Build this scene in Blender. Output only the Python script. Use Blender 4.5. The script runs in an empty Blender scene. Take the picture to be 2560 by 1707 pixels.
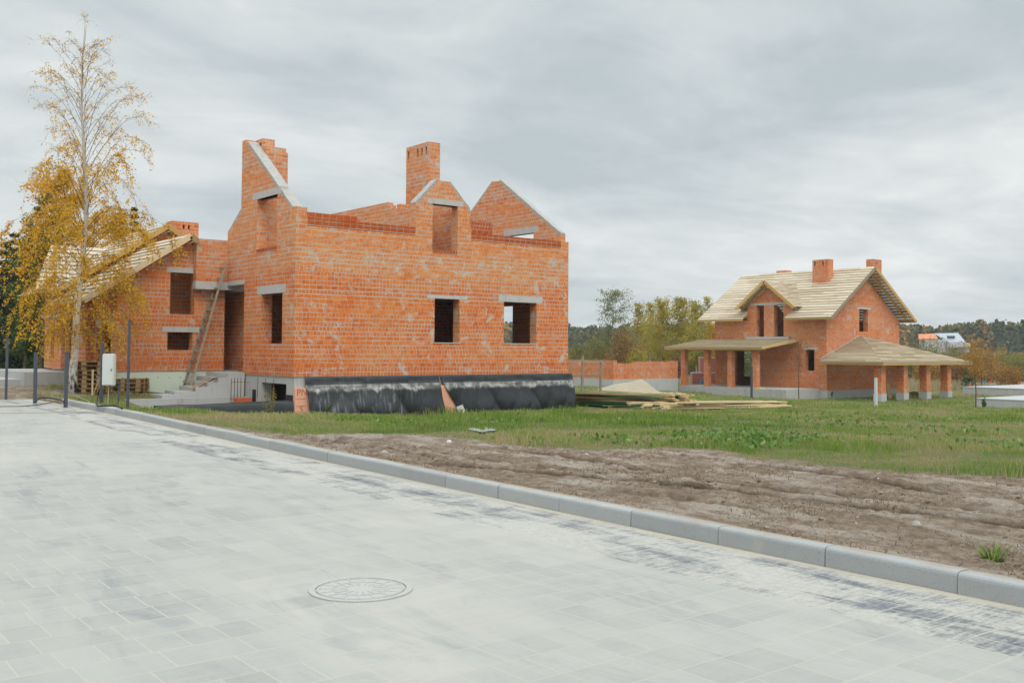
import bpy, bmesh, math, random
import numpy as np
from mathutils import Vector, Matrix, geometry
random.seed(7); rng = np.random.default_rng(7)
S = bpy.context.scene; COL = S.collection
R = math.radians

# ------------------------------------------------------------------ camera geometry
f=2489.; CAMH=1.57; YH=871.; PITCH=R(2.0); ROLL=R(0.4)
F=np.array([.623,.782,0.]); F/=np.linalg.norm(F); RR=np.array([F[1],-F[0],0]); UU=np.array([0,0,1.])
FP=F*math.cos(PITCH)+UU*math.sin(PITCH); UP=UU*math.cos(PITCH)-F*math.sin(PITCH)
R2=RR*math.cos(ROLL)+UP*math.sin(ROLL); U2=UP*math.cos(ROLL)-RR*math.sin(ROLL)
CX,CY=1280.,YH-f*math.tan(PITCH); CAM=np.array([0,0,CAMH])
def ray(px,py): return FP+R2*(px-CX)/f-U2*(py-CY)/f
def atX(px,py,X): r=ray(px,py); return CAM+r*(X/r[0])
def atY(px,py,Y): r=ray(px,py); return CAM+r*(Y/r[1])
def atD(px,py,Z): return CAM+ray(px,py)*Z
cam=bpy.data.cameras.new('camera'); co=bpy.data.objects.new('camera',cam); COL.objects.link(co)
M=Matrix(((R2[0],U2[0],-FP[0],0),(R2[1],U2[1],-FP[1],0),(R2[2],U2[2],-FP[2],CAMH),(0,0,0,1)))
co.matrix_world=M; cam.sensor_width=36; cam.lens=f/2560*36; cam.shift_y=-(853.5-CY)/2560
cam.clip_start=.1; cam.clip_end=5000; S.camera=co

# ------------------------------------------------------------------ noise helpers (numpy)
def _hash(ix,iy,seed):
    h=(ix.astype(np.int64)*374761393+iy.astype(np.int64)*668265263+seed*1442695041)&0xffffffff
    h=((h^(h>>13))*1274126177)&0xffffffff
    return ((h^(h>>16))&0xffff)/65535.
def vnoise(x,y,seed=0):
    x=np.asarray(x,float);y=np.asarray(y,float)
    ix=np.floor(x);iy=np.floor(y);fx=x-ix;fy=y-iy
    fx=fx*fx*(3-2*fx);fy=fy*fy*(3-2*fy)
    a=_hash(ix,iy,seed);b=_hash(ix+1,iy,seed);c=_hash(ix,iy+1,seed);d=_hash(ix+1,iy+1,seed)
    return (a*(1-fx)+b*fx)*(1-fy)+(c*(1-fx)+d*fx)*fy
def fbm(x,y,seed=0,o=4,g=.5):
    s=0;a=1;t=0
    for i in range(o):
        s=s+a*vnoise(x*2**i+i*17.3,y*2**i-i*9.1,seed+i);t+=a;a*=g
    return s/t
def sstep(a,b,x): t=np.clip((np.asarray(x,float)-a)/(b-a),0,1); return t*t*(3-2*t)

# ------------------------------------------------------------------ terrain
CP=[(6.6,y,.1) for y in (-30,-10,0,6,12,18,24,30)]+[(7,40,.08),(6,55,.05),(4,80,0),
(12,10,.02),(12.5,5,.02),(14,0,0),(22,-6,-.1),(35,-8,-.4),(9.5,15,.04),(8.6,20,.04),(8.3,26,-.05),
(10.3,28.8,-.42),(14.5,29.1,-.74),(20,29.2,-.74),(26.5,29.2,-.75),(13.5,24,-.35),(20,24,-.5),(27,24,-.6),(11,22,-.1),
(17,15,-.15),(26,12,-.35),(40,10,-.8),(36,26,-.95),(30,33,-.9),(33,40,-.9),(48,32,-1.4),(44,49,-1.0),(54,51,-1.3),(50,70,-1.3),(62,64,-1.4),
(57,45,-1.75),(59,39.5,-1.7),(59,34,-1.68),(69,34,-1.65),(69,48,-1.75),(50,20,-1.2),(80,30,-1.7),(70,10,-1.5),
(100,60,-1.8),(85,80,-1.9),(30,60,-.8),(120,20,-1.8),(130,100,-1.8),(60,120,-1.8),(160,60,-1.8),
(11,36,.1),(9,45,.05),(12,52,.0),(20,60,-.2),(0,60,0),(-15,60,0),(10,90,-.2),(-20,100,0),(30,110,-1),(200,0,-2),(0,200,-.5),(200,200,-1.5),(100,-60,-1.5),(20,-60,-.3)]
CP=np.array(CP)
def _k(r): return np.where(r>1e-9,r*r*np.log(np.maximum(r,1e-9)),0.)
_n=len(CP);_P=CP[:,:2]
_A=np.zeros((_n+3,_n+3));_A[:_n,:_n]=_k(np.linalg.norm(_P[:,None]-_P[None],axis=2))+np.eye(_n)*4.
_A[:_n,_n]=1;_A[:_n,_n+1:]=_P;_A[_n,:_n]=1;_A[_n+1:,:_n]=_P.T
_W=np.linalg.solve(_A,np.r_[CP[:,2],0,0,0])
def hT(X,Y):
    X=np.atleast_1d(np.asarray(X,float));Y=np.atleast_1d(np.asarray(Y,float));s=X.shape
    Q=np.c_[X.ravel(),Y.ravel()];out=np.empty(len(Q))
    for i in range(0,len(Q),20000):
        q=Q[i:i+20000];r=np.linalg.norm(q[:,None]-_P[None],axis=2)
        out[i:i+20000]=_k(r)@_W[:_n]+_W[_n]+q@_W[_n+1:]
    d=np.hypot(Q[:,0],Q[:,1]); far=sstep(120,190,d)
    z=out*(1-far)+far*(-1.8+np.maximum(d-190,0)*.0125)
    return z.reshape(s)
def gh(x,y): return float(hT(x,y)[0])
def gT(px,py):
    r=ray(px,py);ts=np.linspace(4,300,3000);X=CAM+ts[:,None]*r
    i=int(np.argmax(X[:,2]-hT(X[:,0],X[:,1])<0)); return X[i]
KY=[-30,0,3,6,9,12.7,15,18,21,25,29.5]; KX=[6.3,6.31,6.33,6.36,6.45,6.58,6.68,6.84,7.0,7.15,7.22]
def kerbx(y): return np.interp(y,KY,KX)

# ------------------------------------------------------------------ node helpers
class NG:
    def __init__(s,name):
        s.m=bpy.data.materials.new(name); s.m.use_nodes=True; s.t=s.m.node_tree; s.n=s.t.nodes; s.l=s.t.links
        s.n.clear(); s.out=s.n.new('ShaderNodeOutputMaterial'); s.b=s.n.new('ShaderNodeBsdfPrincipled')
        s.l.new(s.b.outputs[0],s.out.inputs[0]); s.b.inputs['Roughness'].default_value=.85
        s.b.inputs['Specular IOR Level'].default_value=.25
    def put(s,sock,v):
        if isinstance(v,bpy.types.NodeSocket): s.l.new(v,sock)
        elif isinstance(v,(tuple,list)):
            sock.default_value=tuple(v)+(1,) if len(sock.default_value)==4 and len(v)==3 else tuple(v)
        else: sock.default_value=v
    def math(s,op,a,b=None,c=None,clamp=False):
        n=s.n.new('ShaderNodeMath'); n.operation=op; n.use_clamp=clamp
        s.put(n.inputs[0],a)
        if b is not None: s.put(n.inputs[1],b)
        if c is not None: s.put(n.inputs[2],c)
        return n.outputs[0]
    def ss(s,a,b,x):
        n=s.n.new('ShaderNodeMapRange'); n.interpolation_type='SMOOTHSTEP'
        s.put(n.inputs['Value'],x); s.put(n.inputs['From Min'],a); s.put(n.inputs['From Max'],b); return n.outputs[0]
    def uv(s): 
        n=s.n.new('ShaderNodeTexCoord'); return n.outputs['UV']
    def pos(s):
        n=s.n.new('ShaderNodeNewGeometry'); return n.outputs['Position']
    def objc(s):
        n=s.n.new('ShaderNodeTexCoord'); return n.outputs['Object']
    def sep(s,v):
        n=s.n.new('ShaderNodeSeparateXYZ'); s.put(n.inputs[0],v); return n.outputs
    def comb(s,x,y,z=0.):
        n=s.n.new('ShaderNodeCombineXYZ'); s.put(n.inputs[0],x);s.put(n.inputs[1],y);s.put(n.inputs[2],z); return n.outputs[0]
    def scale(s,v,k):
        n=s.n.new('ShaderNodeMapping'); s.put(n.inputs['Vector'],v); n.inputs['Scale'].default_value=k if isinstance(k,tuple) else (k,k,k); return n.outputs[0]
    def noise(s,v,sc,det=4,rough=.55,dist=0.):
        n=s.n.new('ShaderNodeTexNoise'); s.put(n.inputs['Vector'],v); n.inputs['Scale'].default_value=sc
        n.inputs['Detail'].default_value=det; n.inputs['Roughness'].default_value=rough; n.inputs['Distortion'].default_value=dist
        return n.outputs[0]
    def white(s,v,dim='3D'):
        n=s.n.new('ShaderNodeTexWhiteNoise'); n.noise_dimensions=dim
        s.put(n.inputs['W'] if dim=='1D' else n.inputs['Vector'],v); return n.outputs[0]
    def ramp(s,v,stops):
        n=s.n.new('ShaderNodeValToRGB'); e=n.color_ramp.elements
        while len(e)<len(stops): e.new(.5)
        for i,(p,c) in enumerate(stops): e[i].position=p; e[i].color=tuple(c)+(1,)
        s.put(n.inputs[0],v); return n.outputs[0]
    def mix(s,fac,a,b,mode='MIX'):
        n=s.n.new('ShaderNodeMix'); n.data_type='RGBA'; n.blend_type=mode
        s.put(n.inputs[0],fac); s.put(n.inputs[6],a); s.put(n.inputs[7],b); return n.outputs[2]
    def attr(s,name):
        n=s.n.new('ShaderNodeAttribute'); n.attribute_name=name; return n.outputs['Fac']
    def bump(s,h,st=.5,d=.01):
        n=s.n.new('ShaderNodeBump'); s.put(n.inputs['Height'],h); n.inputs['Strength'].default_value=st; n.inputs['Distance'].default_value=d
        s.l.new(n.outputs[0],s.b.inputs['Normal'])
    def col(s,c): s.put(s.b.inputs['Base Color'],c)
    def rough(s,v): s.put(s.b.inputs['Roughness'],v)

def brick_mat(name,dark=(.50,.095,.016),mid=(.645,.148,.020),light=(.75,.245,.040),smear=1.,wet=0.,upper=None):
    g=NG(name); u,v,_=g.sep(g.uv())
    wob=g.noise(g.uv(),5,2); v=g.math('ADD',v,g.math('MULTIPLY',g.math('SUBTRACT',wob,.5),.014))
    row=g.math('FLOOR',g.math('DIVIDE',v,.15))
    hd=g.math('GREATER_THAN',g.white(g.math('MULTIPLY',g.math('ADD',row,.37),3.17),'1D'),.5)
    w=g.math('SUBTRACT',.262,g.math('MULTIPLY',hd,.130))
    uu=g.math('DIVIDE',g.math('ADD',u,g.math('MULTIPLY',g.white(g.math('MULTIPLY',g.math('ADD',row,31.7),1.91),'1D'),.262)),w)
    colm=g.math('FLOOR',uu)
    fu=g.math('MULTIPLY',g.math('FRACT',uu),w); fv=g.math('MULTIPLY',g.math('FRACT',g.math('DIVIDE',v,.15)),.15)
    rag=g.noise(g.uv(),11,4,.65); rg=g.math('MULTIPLY',g.math('SUBTRACT',rag,.52),.030)
    rowq=g.math('MULTIPLY',g.math('SUBTRACT',g.math('ADD',g.white(g.math('ADD',row,9.3),'1D'),g.math('MULTIPLY',g.noise(g.comb(g.math('MULTIPLY',u,.6),row,0.),1.3,2),-1.2)),-.02),.011)
    du=g.math('ADD',g.math('MINIMUM',fu,g.math('SUBTRACT',w,fu)),rg); dv=g.math('ADD',g.math('ADD',g.math('MINIMUM',fv,g.math('SUBTRACT',.15,fv)),rg),rowq)
    thin=g.math('MULTIPLY',g.math('SUBTRACT',g.noise(g.scale(g.uv(),(.8,1.4,1.)),1.1,4,.6),.45),.030); dv=g.math('ADD',dv,thin); du=g.math('ADD',du,g.math('MULTIPLY',thin,.8)); mh_=g.math('SUBTRACT',1.,g.ss(.005,.0135,dv)); mv_=g.math('MULTIPLY',g.math('SUBTRACT',1.,g.ss(.0045,.0125,du)),.9)
    mort=g.math('MAXIMUM',mh_,mv_)
    rnd=g.white(g.comb(colm,row,1.3))
    c=g.ramp(rnd,[(0,dark),(.45,mid),(1,light)])
    c=g.mix(.45,c,mid)
    big=g.noise(g.scale(g.uv(),(.5,1.,1.)),.6,3,.5)
    c=g.mix(g.math('MULTIPLY',g.ss(.45,.7,big),.6),c,g.mix(.6,c,(.68,.31,.09)))
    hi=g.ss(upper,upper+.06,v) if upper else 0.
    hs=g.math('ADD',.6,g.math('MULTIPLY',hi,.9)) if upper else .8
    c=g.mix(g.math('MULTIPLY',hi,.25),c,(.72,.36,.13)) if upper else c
    rowt=g.white(g.math('ADD',row,77.1),'1D')
    c=g.mix(g.math('MULTIPLY',g.ss(.72,.9,rowt),.45),c,g.mix(.6,c,(.42,.085,.025)))
    sm=g.noise(g.scale(g.uv(),(1.,2.2,1.)),2.6,6,.75,.5)
    c=g.mix(g.math('MULTIPLY',g.math('MULTIPLY',g.ss(.46,.68,sm),hs),.46*smear),c,(.62,.45,.32))
    mcol=g.mix(g.noise(g.uv(),6,3),(.41,.37,.315),(.60,.555,.49))
    pn=g.noise(g.scale(g.uv(),(1.,1.,1.)),1.9,5,.72,.7)
    pat=g.math('MULTIPLY',g.ss(.56,.63,pn),g.ss(.34,.50,g.noise(g.uv(),.45,3)))
    m=g.math('MAXIMUM',mort,g.math('MULTIPLY',pat,min(.9,.85*smear)),clamp=True)
    c=g.mix(m,c,mcol)
    if wet: c=g.mix(wet,c,g.mix(1.,c,(.72,.60,.5),'MULTIPLY'))
    g.col(c); g.rough(.9)
    g.bump(g.math('ADD',g.math('MULTIPLY',mort,-1.),g.math('MULTIPLY',rag,.35)),.55,.012)
    return g.m
def concrete_mat(name,a=(.36,.36,.35),b=(.50,.50,.48),stain=(.24,.22,.19),sc=2.5,form=0.):
    g=NG(name); p=g.pos()
    n=g.noise(p,sc,6,.65); c=g.mix(n,a,b)
    st=g.noise(g.scale(p,(3.,3.,.8)),1.6,5,.7)
    c=g.mix(g.math('MULTIPLY',g.ss(.52,.75,st),.6),c,stain)
    c=g.mix(g.math('MULTIPLY',g.ss(.55,.62,g.noise(p,38,2)),.25),c,stain)
    g.col(c); g.bump(g.noise(p,30,4),.35,.01); return g.m
def plain_mat(name,c,rough=.6,metal=0.,var=.12):
    g=NG(name); n=g.noise(g.pos(),7,5,.6)
    d=tuple(x*(1-var*1.6) for x in c); l=tuple(min(1,x*(1+var)) for x in c)
    g.col(g.mix(n,d,l)); g.rough(rough); g.b.inputs['Metallic'].default_value=metal; return g.m
def board_mat(name,stops,grain=(.5,.5,14.)):
    g=NG(name); r=g.attr('rnd'); c=g.ramp(r,stops)
    n=g.noise(g.scale(g.uv(),(1.2,26.,1.)),2.2,5,.7)
    c=g.mix(g.math('MULTIPLY',g.ss(.4,.75,n),.45),c,g.mix(1.,c,(.62,.55,.45),'MULTIPLY'))
    c=g.mix(g.math('MULTIPLY',g.ss(.55,.75,g.noise(g.uv(),.8,4,.7)),.5),c,g.mix(1.,c,(.72,.70,.68),'MULTIPLY'))
    g.col(c); g.rough(.85); return g.m
def leaf_mat(name,stops,trans=.35):
    g=NG(name); c=g.ramp(g.attr('rnd'),stops)
    g.col(c); g.rough(.75)
    tr=g.n.new('ShaderNodeBsdfTranslucent'); g.put(tr.inputs[0],c)
    mx=g.n.new('ShaderNodeMixShader'); mx.inputs[0].default_value=trans
    g.l.new(g.b.outputs[0],mx.inputs[1]); g.l.new(tr.outputs[0],mx.inputs[2]); g.l.new(mx.outputs[0],g.out.inputs[0])
    return g.m

MAT={}
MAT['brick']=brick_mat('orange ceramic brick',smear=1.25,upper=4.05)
MAT['brickwet']=brick_mat('damp red brick',(.42,.078,.016),(.51,.108,.02),(.58,.145,.03),.25,.7)
MAT['brick2']=brick_mat('orange brick of the roofed houses',(.49,.10,.018),(.61,.15,.024),(.70,.225,.045),.8)
MAT['concrete']=concrete_mat('cast concrete')
MAT['concrete2']=concrete_mat('pale concrete',(.40,.41,.41),(.52,.53,.52),(.28,.27,.25))
MAT['lintel']=concrete_mat('lintel concrete',(.42,.41,.40),(.58,.57,.55),(.30,.28,.26),4.)
MAT['cement']=concrete_mat('rough cement capping',(.30,.30,.28),(.48,.475,.44),(.22,.21,.19),7.)
MAT['sheathing']=board_mat('bleached roof boarding',[(0,(.43,.35,.245)),(.5,(.52,.435,.315)),(1,(.585,.505,.385))])
MAT['sheathing2']=board_mat('tan roof boarding',[(0,(.38,.30,.19)),(.5,(.47,.39,.26)),(1,(.54,.465,.34))])
MAT['rafter']=board_mat('yellow roof timber',[(0,(.42,.26,.085)),(.5,(.53,.34,.12)),(1,(.62,.43,.18))])
MAT['planks']=board_mat('sawn timber',[(0,(.38,.25,.10)),(.4,(.60,.46,.25)),(1,(.72,.60,.40))])
MAT['greenplanks']=board_mat('green treated timber',[(0,(.05,.16,.07)),(.35,(.06,.16,.08)),(.55,(.48,.36,.18)),(1,(.60,.48,.28))])
MAT['greywood']=board_mat('weathered grey timber',[(0,(.24,.20,.15)),(.5,(.34,.29,.225)),(1,(.44,.385,.31))])
MAT['palletwood']=board_mat('pallet timber',[(0,(.22,.12,.05)),(.5,(.34,.20,.09)),(1,(.46,.31,.16))])
MAT['osb']=board_mat('particle board',[(0,(.50,.34,.15)),(1,(.60,.42,.20))])
MAT['darksteel']=plain_mat('dark grey painted steel',(.075,.085,.10),.5)
MAT['rust']=plain_mat('rusty rod steel',(.16,.085,.05),.8)
MAT['whitebox']=plain_mat('pale grey enamel',(.60,.63,.60),.45,0,.04)
MAT['whitepost']=plain_mat('white painted steel',(.62,.63,.65),.5)
MAT['pink']=plain_mat('pink foam board',(.78,.40,.27),.8,0,.08)
MAT['mint']=plain_mat('pale green foam board',(.62,.70,.58),.8,0,.05)
MAT['ink']=plain_mat('red brown print',(.42,.14,.07),.8)
MAT['gate']=plain_mat('rust brown gate',(.075,.045,.03),.8,0,.3)
MAT['hole']=plain_mat('soot dark flue',(.03,.018,.012),.95)  # near-black fill, the darkness of a flue hole put into colour
MAT['cable']=plain_mat('black rubber',(.02,.022,.024),.5)
MAT['rope']=plain_mat('pale rope',(.45,.38,.28),.9)
MAT['blue']=plain_mat('blue plastic',(.10,.26,.42),.5)
MAT['redplastic']=plain_mat('orange plastic',(.75,.13,.03),.5)
MAT['greyroof']=plain_mat('grey metal roof',(.36,.40,.45),.4,0,.15)
MAT['slabtop']=concrete_mat('smooth new slab',(.36,.37,.37),(.46,.47,.47),(.33,.33,.32),1.2)
MAT['plaster']=plain_mat('white plaster',(.50,.50,.50),.8,0,.06)
MAT['glass']=plain_mat('dark window pane',(.03,.035,.045),.2)
MAT['packbrick']=plain_mat('wrapped pink brick pack',(.52,.23,.18),.6,0,.2)
MAT['wrap']=plain_mat('pale plastic wrap',(.66,.60,.60),.4,0,.1)
MAT['sand']=concrete_mat('yellow sand',(.33,.28,.20),(.41,.355,.265),(.25,.205,.145),1.5)
MAT['plastic']=plain_mat('grey plastic scrap',(.30,.335,.35),.5)
MAT['stone']=concrete_mat('pale rubble stone',(.26,.245,.215),(.40,.38,.34))
MAT['brickbit']=plain_mat('broken brick',(.55,.14,.05),.9)

# ------------------------------------------------------------------ mesh helpers
class MB:
    def __init__(s): s.v=[];s.f=[];s.u=[];s.r=[];s.ch=[]
    def poly(s,pts,uv=None,rnd=None):
        i=len(s.v); s.v+= [tuple(map(float,p)) for p in pts]; s.f.append(list(range(i,i+len(pts))))
        if uv is None: uv=MB.boxuv(pts)
        s.u.append(uv); s.r.append(random.random() if rnd is None else rnd)
    @staticmethod
    def boxuv(pts):
        n=Vector((0,0,0)); p=[Vector(q) for q in pts]
        for k in range(1,len(p)-1): n+=(p[k]-p[0]).cross(p[k+1]-p[0])
        a=[abs(x) for x in n]
        if a[2]>=max(a[0],a[1])*1.2: return [(q[0],q[1]) for q in p]
        if a[0]>a[1]: return [(q[1],q[2]) for q in p]
        return [(q[0],q[2]) for q in p]
    def box(s,x0,x1,y0,y1,z0,z1,rnd=None):
        s.ch.append(len(s.f)); rnd=random.random() if rnd is None else rnd
        c=[(x0,y0,z0),(x1,y0,z0),(x1,y1,z0),(x0,y1,z0),(x0,y0,z1),(x1,y0,z1),(x1,y1,z1),(x0,y1,z1)]
        for q in ((0,3,2,1),(4,5,6,7),(0,1,5,4),(1,2,6,5),(2,3,7,6),(3,0,4,7)): s.poly([c[k] for k in q],None,rnd)
    def beam(s,p,q,w,h,up=(0,0,1),rnd=None,uvlen=True):
        """bar from p to q, width w sideways, height h along up (centred)"""
        s.ch.append(len(s.f)); rnd=random.random() if rnd is None else rnd
        p=Vector(p);q=Vector(q);d=(q-p);L=d.length;d.normalize();sd=d.cross(Vector(up))
        if sd.length<1e-4: sd=d.cross(Vector((1,0,0)))
        sd.normalize();u=sd.cross(d); a=sd*w/2;b=u*h/2
        A=[p-a-b,p+a-b,p+a+b,p-a+b];B=[x+d*L for x in A]
        o=random.random()*5
        for k in range(4):
            k2=(k+1)%4; wd=w if k%2==0 else h
            s.poly([A[k],A[k2],B[k2],B[k]],[(o,0),(o,wd),(o+L,wd),(o+L,0)],rnd)
        s.poly(A[::-1],[(0,0),(w,0),(w,h),(0,h)],rnd);s.poly(B,[(0,0),(w,0),(w,h),(0,h)],rnd)
    def tube(s,pts,rad,seg=6,rnd=.5):
        s.ch.append(len(s.f)); pts=[Vector(p) for p in pts]; n=len(pts)
        if not isinstance(rad,(list,tuple)): rad=[rad]*n
        rings=[]; L=0; ref=None
        for i,p in enumerate(pts):
            t=(pts[min(i+1,n-1)]-pts[max(i-1,0)]).normalized()
            if ref is None: ref=Vector((1,0,0)) if abs(t.x)<.9 else Vector((0,1,0))
            a=(ref-t*ref.dot(t))
            if a.length<1e-4: a=t.orthogonal()
            a.normalize(); ref=a; b=t.cross(a)
            rings.append([p+a*math.cos(2*math.pi*k/seg)*rad[i]+b*math.sin(2*math.pi*k/seg)*rad[i] for k in range(seg)])
        for i in range(n-1):
            l=(pts[i+1]-pts[i]).length
            for k in range(seg):
                k2=(k+1)%seg
                s.poly([rings[i][k],rings[i][k2],rings[i+1][k2],rings[i+1][k]],[(k/seg,L),((k+1)/seg,L),((k+1)/seg,L+l),(k/seg,L+l)],rnd)
            L+=l
        s.poly(rings[0][::-1],[(0,0)]*seg,rnd);s.poly(rings[-1],[(0,0)]*seg,rnd)
    def wall(s,ax,c,t,outline,holes=()):
        """upright slab: face at ax=c, going t along +ax; outline/holes are (run,z)"""
        s.ch.append(len(s.f)); loops=[list(outline)]+[([(h[0],h[2]),(h[1],h[2]),(h[1],h[3]),(h[0],h[3])] if not isinstance(h[0],tuple) else list(h)) for h in holes]
        flat=[p for l in loops for p in l]
        tr=geometry.tessellate_polygon([[Vector((p[0],p[1],0)) for p in l] for l in loops])
        def P(p,k): return (c+k,p[0],p[1]) if ax=='X' else (p[0],c+k,p[1])
        for k in (0.,t):
            for a in tr:
                pts=[P(flat[i],k) for i in a]
                n=(Vector(pts[1])-Vector(pts[0])).cross(Vector(pts[2])-Vector(pts[0]))
                comp=n.x if ax=='X' else n.y
                want=-1 if (k==0)==(t>0) else 1
                if comp*want<0: pts=pts[::-1]
                s.poly(pts,[(p[1] if ax=='X' else p[0],p[2]) for p in pts])
        for l in loops:
            for i in range(len(l)):
                a,b=l[i],l[(i+1)%len(l)]
                s.poly([P(a,0),P(b,0),P(b,t),P(a,t)])
    def build(s,name,mat,parent=None,smooth=False,merge=False,recalc=True):
        me=bpy.data.meshes.new(name); off=Vector(parent.location) if parent else Vector((0,0,0))
        if parent and parent.parent: off=Vector(parent.matrix_local.translation)+Vector(parent.parent.location)
        if parent and parent.type=='MESH' and parent.parent: off=Vector(parent.parent.location)
        me.from_pydata([(v[0]-off.x,v[1]-off.y,v[2]-off.z) for v in s.v],[],s.f)
        uvl=me.uv_layers.new(name='UVMap'); flat=[c for uv in s.u for p in uv for c in p]; uvl.data.foreach_set('uv',flat)
        at=me.attributes.new('rnd','FLOAT','FACE'); at.data.foreach_set('value',s.r)
        if merge or recalc:
            bm=bmesh.new();bm.from_mesh(me)
            if merge: bmesh.ops.remove_doubles(bm,verts=bm.verts,dist=1e-4)
            if recalc and merge: bmesh.ops.recalc_face_normals(bm,faces=bm.faces)
            bm.to_mesh(me);bm.free()
        if smooth: me.polygons.foreach_set('use_smooth',[True]*len(me.polygons))
        me.materials.append(MAT[mat] if isinstance(mat,str) else mat)
        o=bpy.data.objects.new(name,me); COL.objects.link(o)
        if parent: o.parent=parent
        return o
def _split(s,name,mat,parent=None):
    b=sorted(set(s.ch))+[len(s.f)]; o=[]
    for i in range(len(b)-1):
        if b[i+1]<=b[i]: continue
        m=MB()
        for k in range(b[i],b[i+1]): m.poly([s.v[j] for j in s.f[k]],s.u[k],s.r[k])
        o.append(m.build(name,mat,parent))
    return o
MB.split=_split
def empty(name,loc,rz=0):
    o=bpy.data.objects.new(name,None); COL.objects.link(o); o.location=loc; o.rotation_euler=(0,0,rz); o.empty_display_size=.2; return o
def tag(o,label=None,cat=None,group=None,kind=None):
    if label: o['label']=label
    if cat: o['category']=cat
    if group: o['group']=group
    if kind: o['kind']=kind
    return o
def copy_tree(o,parent=None):
    c=o.copy(); COL.objects.link(c); c.parent=parent
    for ch in list(o.children): copy_tree(ch,c)
    return c
def np_mesh(name,V,Fq,mat,rnd=None,parent=None,smooth=False,uv=None,dom='FACE'):
    me=bpy.data.meshes.new(name); V=np.asarray(V,np.float32);Fq=np.asarray(Fq,np.int32)
    me.vertices.add(len(V)); me.vertices.foreach_set('co',V.ravel())
    k=Fq.shape[1]; me.loops.add(Fq.size); me.loops.foreach_set('vertex_index',Fq.ravel())
    me.polygons.add(len(Fq)); me.polygons.foreach_set('loop_start',np.arange(0,Fq.size,k,dtype=np.int32)); 
    me.update(calc_edges=True)
    if uv is not None:
        l=me.uv_layers.new(name='UVMap'); l.data.foreach_set('uv',np.asarray(uv,np.float32)[Fq.ravel()].ravel())
    if rnd is not None:
        a=me.attributes.new('rnd','FLOAT',dom); a.data.foreach_set('value',np.asarray(rnd,np.float32))
    if smooth: me.polygons.foreach_set('use_smooth',np.ones(len(Fq),bool))
    me.materials.append(MAT[mat] if isinstance(mat,str) else mat); me.validate()
    o=bpy.data.objects.new(name,me); COL.objects.link(o)
    if parent: o.parent=parent
    return o
def leaf_quads(P,size,aspect=.7,up=0.):
    n=len(P); a=rng.normal(size=(n,3)); a[:,2]-=up; a/=np.linalg.norm(a,axis=1)[:,None]
    b=rng.normal(size=(n,3)); b-=a*(a*b).sum(1)[:,None]; b/=np.linalg.norm(b,axis=1)[:,None]
    s=np.asarray(size).reshape(-1,1)*np.ones((n,1)); a=a*s; b=b*s*aspect
    V=np.stack([P-a*.5,P+b*.5,P+a*.5,P-b*.5],1).reshape(-1,3); return V,np.arange(n*4).reshape(-1,4)

# ------------------------------------------------------------------ the setting: ground, pavement, kerb
def grow(start,stop,step0,ratio):
    o=[start];s=step0
    while (o[-1]<stop if stop>start else o[-1]>stop):
        s*=ratio; o.append(o[-1]+(s if stop>start else -s))
    return o[1:]
xs=sorted(set(grow(5.9,-900,.5,1.25)+list(np.arange(5.9,13.4,.034))+grow(13.4,60,.06,1.05)+grow(60,1100,3.,1.12)))
ys=sorted(set(grow(-1.,-500,.2,1.25)+list(np.arange(-1.,18.5,.065))+grow(18.5,60,.07,1.05)+grow(60,1100,3.,1.12)))
GX,GY=np.meshgrid(np.array(xs),np.array(ys))
Z=hT(GX,GY); kx=kerbx(GY); back=kx+.16
def grass_mask(X,Y):
    """1 where the grass grows, 0 on the bare strip by the kerb and in the yard on the left"""
    bx=np.interp(Y,[-20,3,5.7,7,8,9.2,10.8,11.1,11.8,13,14.9,15.1,16,17,18.5,22],[13.6,12.9,12.6,11.7,11.4,11.6,12.0,10.6,9.9,9.9,9.4,8.4,7.5,7.2,7.1,7.2])
    n=(fbm(X*.9,Y*.9,3)-.5)*2.2+(fbm(X*4,Y*4,8)-.5)*.7
    m=sstep(-.25,.35,X-bx+n*.55)
    yard=sstep(27.5,29.5,Y-(X-9)*.15)*(1-sstep(11,13.,X)) 
    m=m*(1-yard*sstep(.40,.52,fbm(X*.5+5,Y*.35,12)))
    return m
gm=grass_mask(GX,GY)
near=(GX>5.9)&(GX<14)&(GY<20)
amp=(1-gm)*np.where((GX<20)&(GY<60),1,0)
rough=(fbm(GX*1.3,GY*.6,21,3,.5)-.5)*.075+(fbm(GX*6,GY*5,33,4,.7)-.5)*.062*(.5+1.2*sstep(.4,.65,fbm(GX*.8,GY*.6,37)))+(fbm(GX*19,GY*17,43,2)-.5)*.045*sstep(.35,.6,fbm(GX*1.3,GY*1.3,47))
along=(fbm(GX*7,GY*.8,52,3)-.5)*.06
Z=Z+(rough+along)*amp*sstep(0,.45,GX-back)
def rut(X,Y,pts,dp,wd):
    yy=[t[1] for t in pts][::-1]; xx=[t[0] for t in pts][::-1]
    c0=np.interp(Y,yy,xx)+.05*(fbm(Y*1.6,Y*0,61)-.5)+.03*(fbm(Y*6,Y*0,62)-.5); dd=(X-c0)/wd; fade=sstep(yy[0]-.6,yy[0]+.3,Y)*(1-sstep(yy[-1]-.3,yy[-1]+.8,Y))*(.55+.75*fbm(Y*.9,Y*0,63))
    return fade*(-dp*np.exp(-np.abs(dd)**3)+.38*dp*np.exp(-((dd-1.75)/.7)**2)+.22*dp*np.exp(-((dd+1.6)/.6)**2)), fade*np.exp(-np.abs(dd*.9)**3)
RUTD=0
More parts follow.
